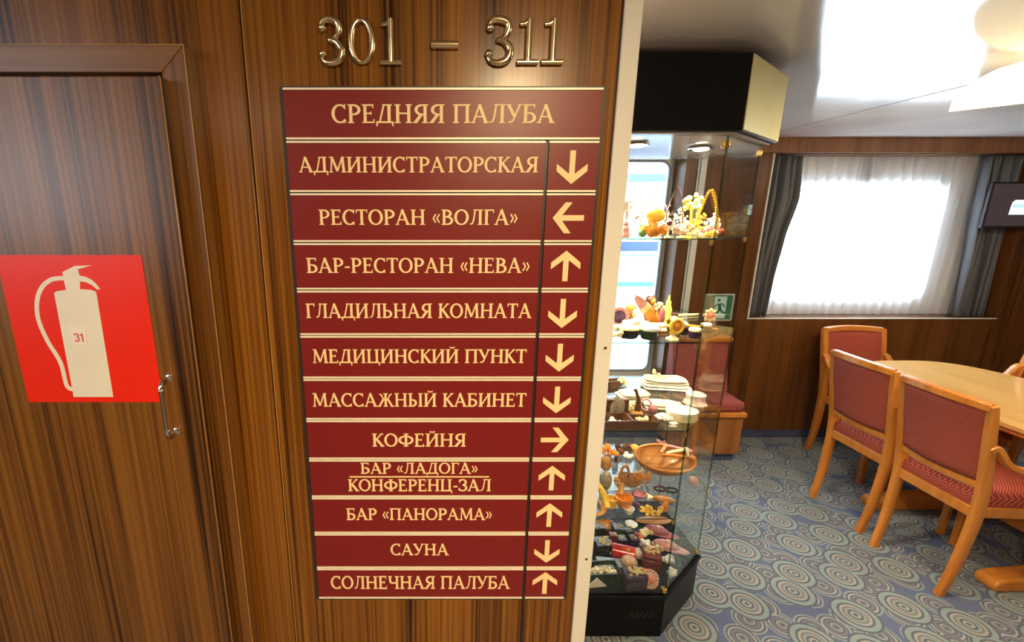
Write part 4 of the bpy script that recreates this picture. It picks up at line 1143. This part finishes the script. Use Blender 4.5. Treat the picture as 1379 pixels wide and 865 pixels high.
obj('band', tilted(MB().span((-0.020, -0.006, 0.072), (0.020, 0.006, 0.096)), Mp, pf), BUTTER, t, bevel=0.002)
obj('head', tilted(MB().prism([(-0.017, 0.094), (0.017, 0.094), (0.014, 0.125), (0.003, 0.155), (-0.008, 0.150), (-0.016, 0.125)], -0.005, 0.005, 'y'), Mp, pf), PINK, t, smooth=False, bevel=0.002)
t = place('agate_slice', 832, 440, Z2, 'purple agate slice standing upright beside the white post', 'stone')
obj('slice', MB().lathe([(0.022, -0.005), (0.034, -0.006), (0.038, 0.0), (0.034, 0.006), (0.022, 0.005)], (0, 0, 0.040), 20, M=Matrix.Rotation(PI / 2, 3, 'X'), wob=lambda k, q: 0.06 * math.cos(3 * q + 1)), PINK, t)
obj('core', MB().lathe([(1e-6, -0.006), (0.024, -0.0065), (0.024, 0.0065), (1e-6, 0.006)], (0, 0, 0.040), 18, M=Matrix.Rotation(PI / 2, 3, 'X')), PURPLE, t)
t = place('owl_figurine', 873, 432, Z2, 'brown carved owl figurine behind the paddle on the second shelf', 'figurine')
obj('body', figurine([(0.014, 0), (0.020, 0.015), (0.021, 0.045), (0.015, 0.066), (0.008, 0.070)]), CARVEDWOOD, t)
obj('head', MB().ball((0, 0, 0.082), 0.019, 12).lathe([(0.006, 0.094), (1e-6, 0.108)], (-0.011, 0, 0), 8).lathe([(0.006, 0.094), (1e-6, 0.108)], (0.011, 0, 0), 8), DARKCARVED, t)
obj('face', MB().ball((0.003, -0.012, 0.080), 0.012, 10), AMBER, t)
solo('stone_leaf', MB().ball((0, 0, 0.036), 0.036, 14, s=(0.36, 0.16, 1)), DUSKY, 890, 439, Z2, 'upright dusky purple stone blade on the second shelf', 'stone')
solo('filigree_tower', figurine([(0.020, 0), (0.021, 0.006), (0.014, 0.012), (0.017, 0.03), (0.011, 0.045), (0.014, 0.06), (0.008, 0.078), (0.009, 0.088), (0.003, 0.098), (0.004, 0.105), (1e-6, 0.118)], wob=lambda k, q: 0.12 * math.cos(8 * q)), LIME, 897, 437, Z2, 'slim lime yellow filigree tower figurine on the second shelf', 'figurine')
box_casket(893, 452, Z2, 0.062, 0.045, 0.022, DARKCARVED, CREAMPAINT, 'flat dark red wooden box left of the gilt egg', name='wooden_box', n=6)
solo('cream_box', MB().span((-0.036, -0.022, 0), (0.036, 0.022, 0.024)), BUTTER, 884, 445, Z2, 'low cream box behind the second black casket', 'box', bevel=0.003)
solo('cream_box', MB().span((-0.032, -0.018, 0), (0.032, 0.018, 0.022)), PORC, 838, 446, Z2, 'low white box beside the white post, second shelf', 'box', bevel=0.003)
def knife(px, py, label, rz, dz, m1, m2):
    t = place('wooden_knife', px, py, Z2, label, 'knife', 'carved wooden knives on the second shelf', rz)
    obj('blade', MB().prism([(-0.005, -0.009), (0.085, -0.006), (0.10, 0.004), (-0.005, 0.009)], dz, dz + 0.006, 'z'), m1, t, smooth=False, bevel=0.001)
    obj('handle', MB().tube([(-0.07, 0, dz + 0.006), (-0.035, 0, dz + 0.007), (0.0, 0, dz + 0.006)], [0.008, 0.010, 0.007], 10), m2, t)
knife(930, 426, 'cream bladed wooden knife, rearmost on the second shelf', 0.15, 0.0, BUTTER, DARKCARVED)
knife(926, 440, 'amber brown knife lying across towards the glass corner', -0.7, 0.0, AMBER, BUTTER)
t = place('flower_brooch', 953, 443, Z2, 'red and cream flower brooch standing in the glass corner', 'brooch')
Mf = Matrix.Rotation(PI / 2, 3, 'X')
obj('petals', flower_mesh(8, 0.028, 0.6, 0.052, 0.2, Mf), BUTTER, t); obj('centre', MB().ball((0, -0.006, 0.052), 0.012, 10), CORAL, t)
obj('stand', MB().lathe([(0.012, 0), (0.012, 0.003), (0.003, 0.006), (0.003, 0.035)], n=10), GOLD, t)
solo('crystal_cluster', cluster(16, 0.028, 0.02, 0.05, 0.010, 41), PORC, 850, 444, Z2, 'white sugary crystal cluster between agate and paddle', 'stone')
solo('amber_lump', cluster(10, 0.016, 0.012, 0.03, 0.008, 42), BUTTER, 832, 455, Z2, 'cream amber lumps at the left front of second shelf', 'amber')
solo('glass_drop', MB().ball((0, 0, 0.016), 0.016, 12, s=(0.8, 0.8, 1)), LEAFG, 860, 452, Z2, 'small green glass drop between the two front caskets', 'ornament')
t = place('amber_tree', 885, 428, Z2, 'amber tree with fan of twigs, back of second shelf', 'ornament')
obj('trunk', MB().tube([(0, 0, 0), (0, 0, 0.04)], [0.010, 0.004], 8), AMBER, t); cr = cluster(14, 0.020, 0.016, 0.04, 0.007, 52); cr.v = [(x, y, z + 0.03) for x, y, z in cr.v]; obj('crown', cr, BUTTER, t)
t = place('shell_figurine', 848, 431, Z2, 'tan shell figurine behind the caskets on the second shelf', 'figurine')
obj('shell', MB().ball((0, 0, 0.035), 0.026, 14, s=(1, 0.7, 1.3)), CARVEDWOOD, t); obj('lip', MB().ball((0.010, -0.016, 0.030), 0.014, 10, s=(0.7, 0.5, 1.3)), BUTTER, t)

# --- third shelf
tray(828, 579, Z3, 0.090, 0.072, 0.034, DARKCARVED, 'dark brown open tray of shells beside the white post, third shelf', 0.05)
solo('shell_beads', cluster(14, 0.028, 0.018, 0.010, 0.007, 61), PORC, 829, 571, Z3 + 0.005, 'white shell beads lying in the left dark tray', 'beads')
tray(864, 572, Z3, 0.085, 0.060, 0.026, DARKCARVED, 'dark brown low tray holding a cream heap, third shelf', -0.12)
solo('amber_chips', cluster(16, 0.024, 0.012, 0.006, 0.006, 62), BUTTER, 866, 567, Z3 + 0.005, 'cream amber chips heaped in the right dark tray', 'beads')
t = place('leaning_case', 829, 560, Z3, 'open dark jewellery case with grey flower behind the left tray', 'case')
obj('case', MB().span((-0.045, -0.004, 0), (0.045, 0.014, 0.062)), DARKCARVED, t, bevel=0.003)
fl = cluster(18, 0.024, 0.006, 0.0, 0.008, 63); fl.v = [(x, -0.004 + y * 0.3 - z * 0.2, 0.034 + (x * 0.2) + (y * 3)) for x, y, z in fl.v]
obj('flower', fl, plain('grey_lace', (0.34, 0.27, 0.20), 0.6, 0, 0.3, 80), t)
def folded(px, py, w, d, layers, label, rz=0.0, mats=(LINEN, LACE), hh=0.012):
    t = place('folded_linen', px, py, Z3, label, 'linen', 'folded white linens on the third shelf', rz)
    R = random.Random(layers * 7 + int(px))
    for k in range(layers):
        s = 1 - 0.05 * k; ox, oy = R.uniform(-.006, .006), R.uniform(-.006, .006)
        def fn(u, v, k=k, s=s, ox=ox, oy=oy):
            a = 2 * PI * u; e = 0.45
            c = math.copysign(abs(math.cos(a)) ** e, math.cos(a)); q = math.copysign(abs(math.sin(a)) ** e, math.sin(a))
            b = PI * (v - 0.5); rr = max(0.0, math.cos(b)) ** 0.35
            return (ox + w / 2 * s * rr * c, oy + d / 2 * s * rr * q, hh * (k + 0.5) + hh * 0.49 * math.sin(b) + (0.0015 * math.sin(9 * u * PI + k) if 0.2 < v < 0.8 else 0))
        obj('linen_layer', MB().grid(fn, 40, 8), mats[k % len(mats)], t)
    return t
folded(896, 522, 0.20, 0.10, 4, 'largest stack of folded white linen, back of the third shelf', -0.15)
folded(852, 538, 0.13, 0.085, 3, 'cream lace linen stack at the left of the third shelf', 0.1, (LACE, LINEN))
folded(893, 549, 0.15, 0.07, 2, 'thin pile of cream lace in front of the big linen stack', -0.25, (LACE, LACE))
def lidded_round(px, py, r, h, label, sx=1.0):
    t = place('round_box', px, py, Z3, label, 'box', 'white birch bark boxes on the third shelf')
    obj('body', MB().lathe([(r * 0.97, 0), (r * 0.97, h * 0.7)], n=28, sx=sx), BUTTER, t)
    obj('lid', MB().lathe([(r, h * 0.66), (r, h * 0.97), (r * 0.95, h), (1e-6, h)], n=28, sx=sx), PORC, t)
lidded_round(936, 541, 0.036, 0.034, 'small round white lidded box by the glass corner')
lidded_round(917, 563, 0.046, 0.034, 'wide oval white lidded box at the front of third shelf', 1.25)
t = place('lace_flower', 951, 560, Z3, 'pale pink lace flower in the glass corner of third shelf', 'ornament')
obj('petals', flower_mesh(9, 0.045, 0.55, 0.022, 0.35), plain('pale_pink_lace', (0.72, 0.52, 0.44), 0.6, 0, 0.2, 80), t); obj('centre', MB().ball((0, 0, 0.012), 0.012, 10), CORAL, t)
tray(826, 519, Z3, 0.055, 0.04, 0.026, DARKCARVED, 'tiny dark tray at the back left of the third shelf', 0.2)
t = place('heron_figurine', 857, 556, Z3, 'slender brown heron figurine with curved neck, third shelf', 'figurine')
obj('base', figurine([(0.024, 0), (0.022, 0.006), (0.008, 0.010)]), CARVEDWOOD, t)
obj('body', MB().tube(spline([(0, 0, 0.008), (0.004, 0, 0.03), (0.002, 0, 0.055), (-0.006, 0, 0.078), (-0.012, 0, 0.092), (-0.020, 0, 0.088)], 4), [0.010, 0.011, 0.012, 0.012, 0.011, 0.010, 0.010, 0.009, 0.008, 0.007, 0.006, 0.006, 0.006, 0.006, 0.006, 0.006, 0.006, 0.005, 0.004, 0.003, 0.002], 8), DARKCARVED, t)
solo('bracelet', MB().tube([(0.020 * math.cos(a * PI / 10), 0.006 * math.sin(a * PI / 10), 0.024 + 0.020 * math.sin(a * PI / 10)) for a in range(20)], 0.004, 8, closed=True), PINK, 869, 553, Z3, 'pale pink bracelet standing beside the heron', 'bracelet')
solo('stone_egg', MB().ball((0, 0, 0.014), 0.014, 12, s=(1.2, 1, 1)), DUSKY, 879, 556, Z3, 'dusky pink stone egg beside the pink bracelet', 'stone')
solo('price_card', MB().span((-0.014, -0.009, 0), (0.014, 0.009, 0.004)), PORC, 907, 571, Z3, 'small white card lying behind another at third shelf edge', 'card', bevel=0.001, rz=0.2)
solo('price_card', MB().span((-0.013, -0.006, 0), (0.013, 0.006, 0.004)), PORC, 905, 579, Z3, 'small white card at the very front edge of third shelf', 'card', bevel=0.001)
solo('yarn_ball', cluster(24, 0.020, 0.018, 0.035, 0.008, 71), BUTTER, 838, 519, Z3, 'fluffy pale yellow ornament at the back of third shelf', 'ornament')
solo('crystal_cluster', cluster(20, 0.030, 0.022, 0.035, 0.009, 72), BUTTER, 845, 553, Z3, 'glassy pale crystal cluster between case and heron', 'stone')
solo('crystal_cluster', cluster(20, 0.032, 0.02, 0.02, 0.008, 73), PORC, 893, 566, Z3, 'low white crystal cluster right of the trays', 'stone')
solo('lace_ornament', cluster(24, 0.016, 0.014, 0.055, 0.006, 74), BUTTER, 882, 512, Z3, 'tall frothy cream lace ornament before the back glass', 'ornament')

# --- fourth shelf
BW = place('oval_bowl', 899, 633, Z4, 'large oval carved wooden bowl full of sticks, fourth shelf', 'bowl', rz=-0.12)
Mt = Matrix.Rotation(math.radians(14), 3, 'X')
bm_ = bowl_mesh(0.125, 0.085, 0.062); bm_.v = [tuple(Mt @ Vector(p) + Vector((0, 0, 0.020))) for p in bm_.v]
zmin = min(v[2] for v in bm_.v); bm_.v = [(x, y, z - zmin) for x, y, z in bm_.v]
obj('bowl', bm_, CARVEDWOOD, BW)
wr = MB().tube([(0.122 * math.cos(a * PI / 20), 0.082 * math.sin(a * PI / 20), 0.0) for a in range(40)], 0.005, 8, closed=True)
wr.v = [tuple(Mt @ (Vector(p) + Vector((0, 0, 0.062))) + Vector((0, 0, 0.020 - zmin))) for p in wr.v]
obj('rim', wr, BEECH, BW)
bp_ = BW.location
def lying(name, L, r, m, dx, dy, dz, rz, label, cat, group=None):
    pts = [(-L / 2, 0, 0), (-L * 0.2, 0, 0.002), (L * 0.2, 0, 0.001), (L / 2, 0, 0)]
    mb = MB().tube(pts, [r * 0.7, r, r * 0.9, r * 0.6], 8).ball((L / 2, 0, 0), r * 1.6, 8, s=(1.4, 1, 0.6))
    mb.v = [tuple(Mt @ Vector(p)) for p in mb.v]
    o = obj(name, mb, m, loc=(bp_.x + dx, bp_.y + dy, Z4 + dz + 0.024), rz=rz)
    return tag(o, label, cat, group)
GS = 'carved wooden spoons in the oval bowl'
lying('wooden_spoon', 0.11, 0.007, BUTTER, 0.03, 0.005, 0.062, 0.3, 'cream wooden spoon lying uppermost in the oval bowl', 'spoon', GS)
lying('wooden_spoon', 0.12, 0.007, BEECH, 0.02, -0.025, 0.056, -0.2, 'honey brown spoon along the front of the oval bowl', 'spoon', GS)
lying('wooden_spoon', 0.10, 0.006, PINK, 0.05, 0.028, 0.066, -0.5, 'pinkish wooden spoon at the right of the oval bowl', 'spoon', GS)
lying('wooden_spoon', 0.08, 0.007, AMBER, -0.02, 0.018, 0.064, 0.9, 'amber spoon slanting at the middle of the oval bowl', 'spoon', GS)
lying('wooden_spoon', 0.07, 0.006, BUTTER, 0.07, -0.008, 0.064, 1.2, 'short cream spoon at the right end of the oval bowl', 'spoon', GS)
solo('bead_heap', cluster(26, 0.042, 0.03, 0.04, 0.009, 81), AMBER, 822, 612, Z4, 'amber brown bead heap beside the white post, fourth shelf', 'beads')
solo('bead_heap', cluster(24, 0.036, 0.03, 0.045, 0.009, 82), DARKCARVED, 838, 611, Z4, 'dark brown bead heap left of the oval bowl', 'beads')
solo('bead_heap', cluster(18, 0.030, 0.02, 0.03, 0.008, 83), PINK, 850, 606, Z4, 'pale pink bead heap at the back near the oval bowl', 'beads')
solo('bead_heap', cluster(14, 0.022, 0.015, 0.014, 0.008, 84), PORC, 846, 617, Z4, 'small white bead heap left of the oval bowl', 'beads')
solo('amber_ball', MB().ball((0, 0, 0.020), 0.020, 14), HONEY, 854, 609, Z4, 'yellow amber ball touching the left of the oval bowl', 'ornament')
t = place('small_bottle', 828, 634, Z4, 'slim dark bottle standing on the pale blue paper', 'bottle')
obj('glass_body', MB().lathe([(0.010, 0), (0.012, 0.004), (0.011, 0.030), (0.006, 0.040), (0.006, 0.044)], n=14), GREYBLUE, t)
obj('stopper', MB().lathe([(0.007, 0.044), (0.008, 0.060), (0.003, 0.070), (1e-6, 0.072)], n=12), BROWNDK, t)
solo('paper_sheet', MB().prism([(-0.06, -0.06), (0.05, -0.05), (0.06, 0.05), (-0.04, 0.07)], 0, 0.0012, 'z'), PALEBLUE, 830, 650, Z4, 'pale blue paper sheet lying flat on the fourth shelf', 'paper', smooth=False)
t = place('nested_basket', 850, 655, Z4 + 0.0014, 'carved wooden basket of rounded cups, middle of fourth shelf', 'basket')
for dx, dy, r, m in ((-0.024, 0.014, 0.026, CARVEDWOOD), (0.006, 0.0, 0.032, CARVEDWOOD), (0.034, 0.010, 0.022, AMBER)):
    q = bowl_mesh(r, r * 0.9, 0.044); q.v = [(x + dx, y + dy, z) for x, y, z in q.v]
    obj('cup', q, m, t)
obj('handle', MB().tube(spline([(-0.046, 0.014, 0.03), (-0.036, 0.014, 0.075), (-0.018, 0.014, 0.080), (-0.004, 0.014, 0.03)], 5), 0.006, 8), CARVEDWOOD, t)
solo('wooden_leaf', MB().ball((0, 0, 0.030), 0.030, 12, s=(0.32, 0.2, 1)), AMBER, 872, 652, Z4, 'upright amber leaf between basket and oval bowl', 'ornament')
t = place('orange_bowl', 839, 684, Z4, 'round orange wooden bowl at the front of the fourth shelf', 'bowl')
obj('bowl', bowl_mesh(0.033, 0.033, 0.048), AMBER, t)
obj('spout', MB().tube([(0.0, 0.026, 0.042), (0.002, 0.036, 0.062), (0.004, 0.042, 0.070)], [0.012, 0.010, 0.006], 10), CARVEDWOOD, t)
solo('orange_cup', MB().lathe([(0.018, 0), (0.021, 0.03), (0.022, 0.036), (0.018, 0.036), (0.016, 0.006), (1e-6, 0.005)], n=20), HONEY, 823, 682, Z4, 'short orange cup left of the round orange bowl', 'cup')
t = place('crescent_tray', 811, 690, Z4, 'big curved amber wooden tray against the white post, fourth shelf', 'tray')
cp = [(-0.050 + 0.075 * math.cos(a), 0.065 * math.sin(a)) for a in [PI * (-0.5 + k / 16) for k in range(17)]] + [(-0.050 + 0.050 * math.cos(a), 0.052 * math.sin(a)) for a in [PI * (0.5 - k / 16) for k in range(17)]]
obj('tray', MB().prism(cp, 0, 0.012, 'z'), CARVEDWOOD, t, bevel=0.004)
obj('horn', MB().tube(spline([(0.020, -0.02, 0.012), (0.016, 0.0, 0.04), (0.0, 0.02, 0.075), (-0.025, 0.04, 0.095)], 5), [0.014] * 8 + [0.012] * 4 + [0.008, 0.006, 0.004, 0.002], 10), HONEY, t)
solo('wooden_bust', MB().ball((0, 0, 0.034), 0.030, 14, s=(0.8, 0.8, 1.15)).ball((0.012, -0.02, 0.036), 0.009, 8), CARVEDWOOD, 815, 634, Z4, 'carved wooden head beside the white post, fourth shelf', 'figurine')
solo('wooden_bust', MB().ball((0, 0, 0.04), 0.032, 14, s=(0.7, 0.7, 1.3)), plain('driftwood', (0.34, 0.26, 0.18), 0.5, 0, 0.3, 60), 815, 660, Z4, 'grey driftwood knot beside the white post, fourth shelf', 'figurine')
t = place('dish', 861, 670, Z4, 'dark red dish with looping wire handle, front of fourth shelf', 'dish')
obj('dish', bowl_mesh(0.030, 0.022, 0.016), DUSKY, t)
obj('wire_handle', MB().tube(spline([(-0.032, -0.006, 0.010), (-0.020, 0.0, 0.038), (0.010, 0.010, 0.046), (0.036, 0.016, 0.034), (0.042, 0.016, 0.010)], 5), 0.0022, 8), CHROME, t)
solo('tea_cup', MB().lathe([(0.012, 0), (0.018, 0.012), (0.020, 0.022), (0.017, 0.022), (0.010, 0.006), (1e-6, 0.005)], n=20), PORC, 846, 692, Z4, 'white cup at the front edge of the fourth shelf', 'cup')
solo('glass_drop', MB().ball((0, 0, 0.012), 0.012, 12), PURPLE, 857, 684, Z4, 'dark purple glass ball near the white cup', 'ornament')
t = place('wooden_fish', 893, 677, Z4, 'carved wooden fish lying behind the front glass pane', 'figurine', rz=-0.3)
obj('body', MB().ball((0, 0, 0.014), 0.040, 14, s=(1, 0.36, 0.34)), CARVEDWOOD, t); obj('tail', MB().prism([(-0.034, 0), (-0.060, 0.018), (-0.054, 0), (-0.060, -0.018)], 0.010, 0.018, 'z'), BUTTER, t)
solo('wooden_leaf', MB().ball((0, 0, 0.024), 0.024, 12, s=(0.5, 0.3, 1)), AMBER, 895, 690, Z4, 'amber leaf standing before the wooden fish', 'ornament')
solo('amber_star', flower_mesh(6, 0.030, 0.5, 0.008), HONEY, 872, 690, Z4, 'flat honey coloured star at the shelf edge', 'ornament')
for px, py, lb, m, sd in ((889, 660, 'dark bead bracelet below the oval bowl, left of the next', BROWNDK, 1), (904, 662, 'greenish bead bracelet below the right of the oval bowl', GREENLACQ, 2)):
    solo('bead_bracelet', beads([(0.022 * math.cos(a * PI / 12), 0.016 * math.sin(a * PI / 12), 0.006) for a in range(25)], 0.005, seed=sd), m, px, py, Z4, lb, 'bracelet')
solo('stone_egg', MB().ball((0, 0, 0.020), 0.020, 12, s=(1, 1, 1.1)), PINK, 933, 655, Z4, 'pink glass egg in the glass corner, fourth shelf', 'stone')

# --- floor of the case
t = place('tent_card', 802, 799, Z5, 'folded white card at the left front of the case floor', 'card', rz=0.12)
obj('front_leaf', MB().prism([(-0.042, 0), (0.042, 0), (0.0, 0.042)], -0.003, -0.0015, 'y'), PORC, t, smooth=False)
obj('back_leaf', MB().prism([(-0.042, 0), (0.042, 0), (0.0, 0.042)], -0.0005, 0.0010, 'y'), PORC, t, smooth=False)
t_ = tray(806, 776, Z5, 0.14, 0.075, 0.04, GREENLACQ, 'dark green lacquer tray left on the case floor', 0.05, name='lacquer_tray')
solo('shell_flowers', cluster(26, 0.05, 0.014, 0.012, 0.008, 91), CREAMPAINT, 812, 772, Z5 + 0.016, 'cream shell flowers lying in the green lacquer tray', 'ornament')
box_casket(852, 790, Z5, 0.088, 0.060, 0.066, PLUMLACQ, GOLDPAINT, 'dark plum box covered with gold flowers, front of case floor', 0.08, 5, n=34)
t = place('flower_medallion', 873, 796, Z5, 'coral pink flower medallion with beaded rim, front corner of case', 'ornament')
Mm = Matrix.Rotation(math.radians(62), 3, 'X')
obj('rim', tilted(beads([(0.031 * math.cos(a * PI / 16), 0.031 * math.sin(a * PI / 16), 0) for a in range(33)], 0.006, 1.6), Mm, (0, 0, 0.036)), EGGROSE, t)
obj('disc', tilted(MB().lathe([(0.028, -0.006), (0.028, 0.002), (0.020, 0.006), (1e-6, 0.007)], n=24), Mm, (0, 0, 0.036)), EGGROSE, t)
obj('centre', tilted(MB().ball((0, 0, 0.007), 0.014, 14, s=(1, 1, 0.5)), Mm, (0, 0, 0.036)), plain('coral_pink', (0.78, 0.24, 0.14), 0.3), t)
solo('enamel_egg', MB().ball((0, 0, 0.028), 0.028, 18, s=(1.25, 0.9, 1), M=Matrix.Rotation(0.35, 3, 'Y')), EGGROSE, 846, 768, Z5, 'rose enamel egg lying against the red box', 'egg', dz=0.008)
rb = place('red_box', 838, 752, Z5, 'bright red lacquer cylinder box lying on its side', 'box', rz=-0.35)
obj('body', MB().lathe([(0.026, -0.045), (0.030, -0.042), (0.030, 0.042), (0.026, 0.045)], (0, 0, 0.030), 22, M=Matrix.Rotation(PI / 2, 3, 'Y')), REDLACQ, rb)
obj('gold_pattern', tilted(painting(0.06, 0.02, 0.0, 8, 9, 0.006), Matrix.Rotation(0.5, 3, 'X'), (0.018, -0.013, 0.058)), GOLDPAINT, rb)
box_casket(876, 762, Z5, 0.070, 0.062, 0.066, MAROONLACQ, GOLDPAINT, 'maroon box with gold flower painting behind the medallion', -0.35, 12, n=22)
box_casket(811, 742, Z5, 0.080, 0.064, 0.050, LACQ, GOLDPAINT, 'black lacquer box with gold bouquet, leftmost by the white post', 0.1, 13, n=18)
box_casket(832, 722, Z5, 0.056, 0.050, 0.050, GREENLACQ, GOLDPAINT, 'green black lacquer box at the back of the case floor', -0.1, 14, n=10)
box_casket(836, 738, Z5, 0.040, 0.040, 0.052, LACQ, GOLDPAINT, 'narrow black lacquer box, left one of a pair behind the red box', 0.0, 15, n=9)
box_casket(852, 738, Z5, 0.040, 0.040, 0.055, PLUMLACQ, GOLDPAINT, 'narrow plum lacquer box, right one of a pair behind the red box', 0.0, 16, n=9)
def slipper(px, py, label, rz, m):
    t = place('slipper', px, py, Z5, label, 'slipper', 'pink embroidered slippers on the case floor', rz)
    obj('sole', MB().ball((0, 0, 0.010), 0.075, 18, s=(1, 0.36, 0.12)), m, t)
    obj('upper', MB().ball((-0.016, 0, 0.018), 0.052, 16, s=(1, 0.48, 0.42)), m, t)
    obj('embroidery', tilted(painting(0.06, 0.03, 0, 9, 3, 0.007), Matrix.Identity(3), (-0.016, 0, 0.040)), plain('pale_rose', (0.74, 0.48, 0.40), 0.5, 0, 0.2, 80), t)
slipper(889, 722, 'dusky pink slipper with pale embroidery, rear one of the pair', -0.45, DUSKY)
slipper(902, 742, 'dusky pink slipper nearest the slanting glass', -0.45, PINK)
for px, py, sd, lb in ((868, 737, 1, 'cream shell heap behind the maroon box'), (899, 757, 2, 'cream shell heap by the slanting glass'), (871, 722, 3, 'cream shell heap at the back of the case floor')):
    solo('shell_heap', cluster(12, 0.026, 0.018, 0.02, 0.010, 100 + sd), PORC if sd < 3 else BUTTER, px, py, Z5, lb, 'shells')
solo('green_leaf_dish', MB().ball((0, 0, 0.010), 0.036, 14, s=(1, 0.7, 0.3)), LEAFG, 801, 765, Z5 + 0.042, 'green leaf shaped dish beside the white post', 'dish', dz=-0.042)
solo('grey_case', MB().span((-0.055, -0.03, 0), (0.055, 0.03, 0.022)), GREYBLUE, 822, 764, Z5, 'flat grey blue case with cream bow below the red box', 'case', bevel=0.003, rz=-0.15)
solo('cream_star', flower_mesh(5, 0.030, 0.7, 0.010), BUTTER, 857, 716, Z5 + 0.05, 'cream star ornament lying on top of a lacquer box', 'ornament', dz=-0.05)
solo('wooden_bowl', bowl_mesh(0.042, 0.036, 0.030), CARVEDWOOD, 815, 713, Z5, 'brown wooden bowl at the back left of case floor', 'bowl')
solo('round_lid', MB().lathe([(0.026, 0), (0.028, 0.006), (0.02, 0.012), (1e-6, 0.014)], n=20), PORC, 850, 707, Z5, 'round white lid at the back of the case floor', 'lid')  # a loose round lid lying by itself
solo('enamel_egg', MB().ball((0, 0, 0.024), 0.024, 16, s=(1.2, 0.9, 1)), EGGWHITE, 859, 752, Z5, 'white speckled egg between red box and maroon box', 'egg')
solo('wooden_board', MB().ball((0, 0, 0.012), 0.085, 18, s=(1, 0.34, 0.14)), CARVEDWOOD, 880, 704, Z5, 'long honey wood dish at the back of the case floor', 'dish')

# more small goods between the others
MORE = [
 ('lacquer_box', 868, 781, 0.040, 0.036, 0.040, REDLACQ, 'small red lacquer box tucked behind the coral medallion'),
 ('lacquer_box', 824, 735, 0.034, 0.030, 0.060, MAROONLACQ, 'upright maroon box between black boxes on the case floor'),
 ('lacquer_box', 805, 724, 0.044, 0.040, 0.060, LACQ, 'upright black box beside white post, back of case floor'),
 ('lacquer_box', 845, 724, 0.044, 0.036, 0.044, GREENLACQ, 'low green black box behind the pair of narrow boxes'),
 ('lacquer_box', 866, 752, 0.036, 0.030, 0.050, LACQ, 'small black box against the white speckled egg')]
for k, (nm, px, py, w, d, h, m, lb) in enumerate(MORE):
    box_casket(px, py, Z5, w, d, h, m, GOLDPAINT, lb, 0.1 * (k - 2), 40 + k, n=10)
for k, (px, py, z, m, lb, rx, h) in enumerate([
    (880, 700, Z4, HONEY, 'honey amber chip heap at the right of the shelf edge below the oval bowl', 0.03, 0.02),
    (862, 640, Z4, PORC, 'white shell heap between basket and oval bowl', 0.02, 0.025),
    (880, 615, Z4, AMBER, 'amber bead heap behind the oval bowl', 0.03, 0.04),
    (834, 655, Z4, CARVEDWOOD, 'brown nut heap left of the carved basket', 0.022, 0.035),
    (905, 600, Z4, PINK, 'pale pink bead heap at the back right behind the oval bowl', 0.03, 0.03),
    (884, 742, Z5, BUTTER, 'cream shell heap between slipper and maroon box', 0.025, 0.03),
    (826, 747, Z5, CREAMPAINT, 'pale beaded heap in front of the narrow black boxes', 0.02, 0.02),
    (858, 728, Z5, CORAL, 'coral bead heap behind the narrow plum box', 0.02, 0.03),
    (905, 775, Z5, PORC, 'white shell heap in the front right corner of the case floor', 0.018, 0.02)]):
    solo('bead_heap', cluster(16, rx, rx * 0.7, h, 0.0075, 300 + k), m, px, py, z, lb, 'beads')
mk = MB()
a, b = at(846, 833, 1.4235), at(882, 824, 1.4235)
for k in range(5):
    x = a.x + (b.x - a.x) * k / 5
    stroke_to(mk, [(x, a.z), (x + 0.012, b.z), (x + 0.020, a.z + 0.004)], [0.004, 0.005, 0.004], lambda p, d: (p.x - VC.x, d - VC.y, p.y), 1.4230, 1.4245)
w_o = obj('worn_mark', mk, plain('dull_grey_mark', (0.018, 0.017, 0.016), 0.6), vit, smooth=False); w_o['label'] = 'dull grey worn mark'

# ------------------------------------------------------------------ keep every piece of the goods clear of the glass
HALF = [(Vector((0, 1)), 1.434)]
_a, _b = Vector(VP[2]), Vector(VP[3]); _d = (_b - _a).normalized(); _n = Vector((-_d.y, _d.x))
HALF += [(_n, _n.dot(_a) + 0.015), (Vector((-1, 0)), -1.106), (Vector((0, -1)), -1.986)]
def corners(o, M):
    out = []
    if o.type == 'MESH': out += [M @ v.co for v in o.data.vertices]
    for c in o.children: out += corners(c, M @ c.matrix_basis)
    return out
for o in [o for o in COL.objects if o.parent is None and 'category' in o and o is not vit]:
    p = o.location
    if not (0.1 < p.x < 1.25 and 1.40 < p.y < 2.02 and ZB - 0.05 < p.z < 1.8): continue
    z_ = min(q.z for q in corners(o, o.matrix_basis))
    if o.type == 'EMPTY' and z_ < p.z: o.location.z += p.z - z_
    for rep in range(3):
        pts = corners(o, o.matrix_basis)
        for n_, d_ in HALF:
            m_ = min(n_.x * q.x + n_.y * q.y for q in pts) - d_
            if m_ < 0:
                o.location.x -= n_.x * m_; o.location.y -= n_.y * m_
                pts = corners(o, o.matrix_basis)
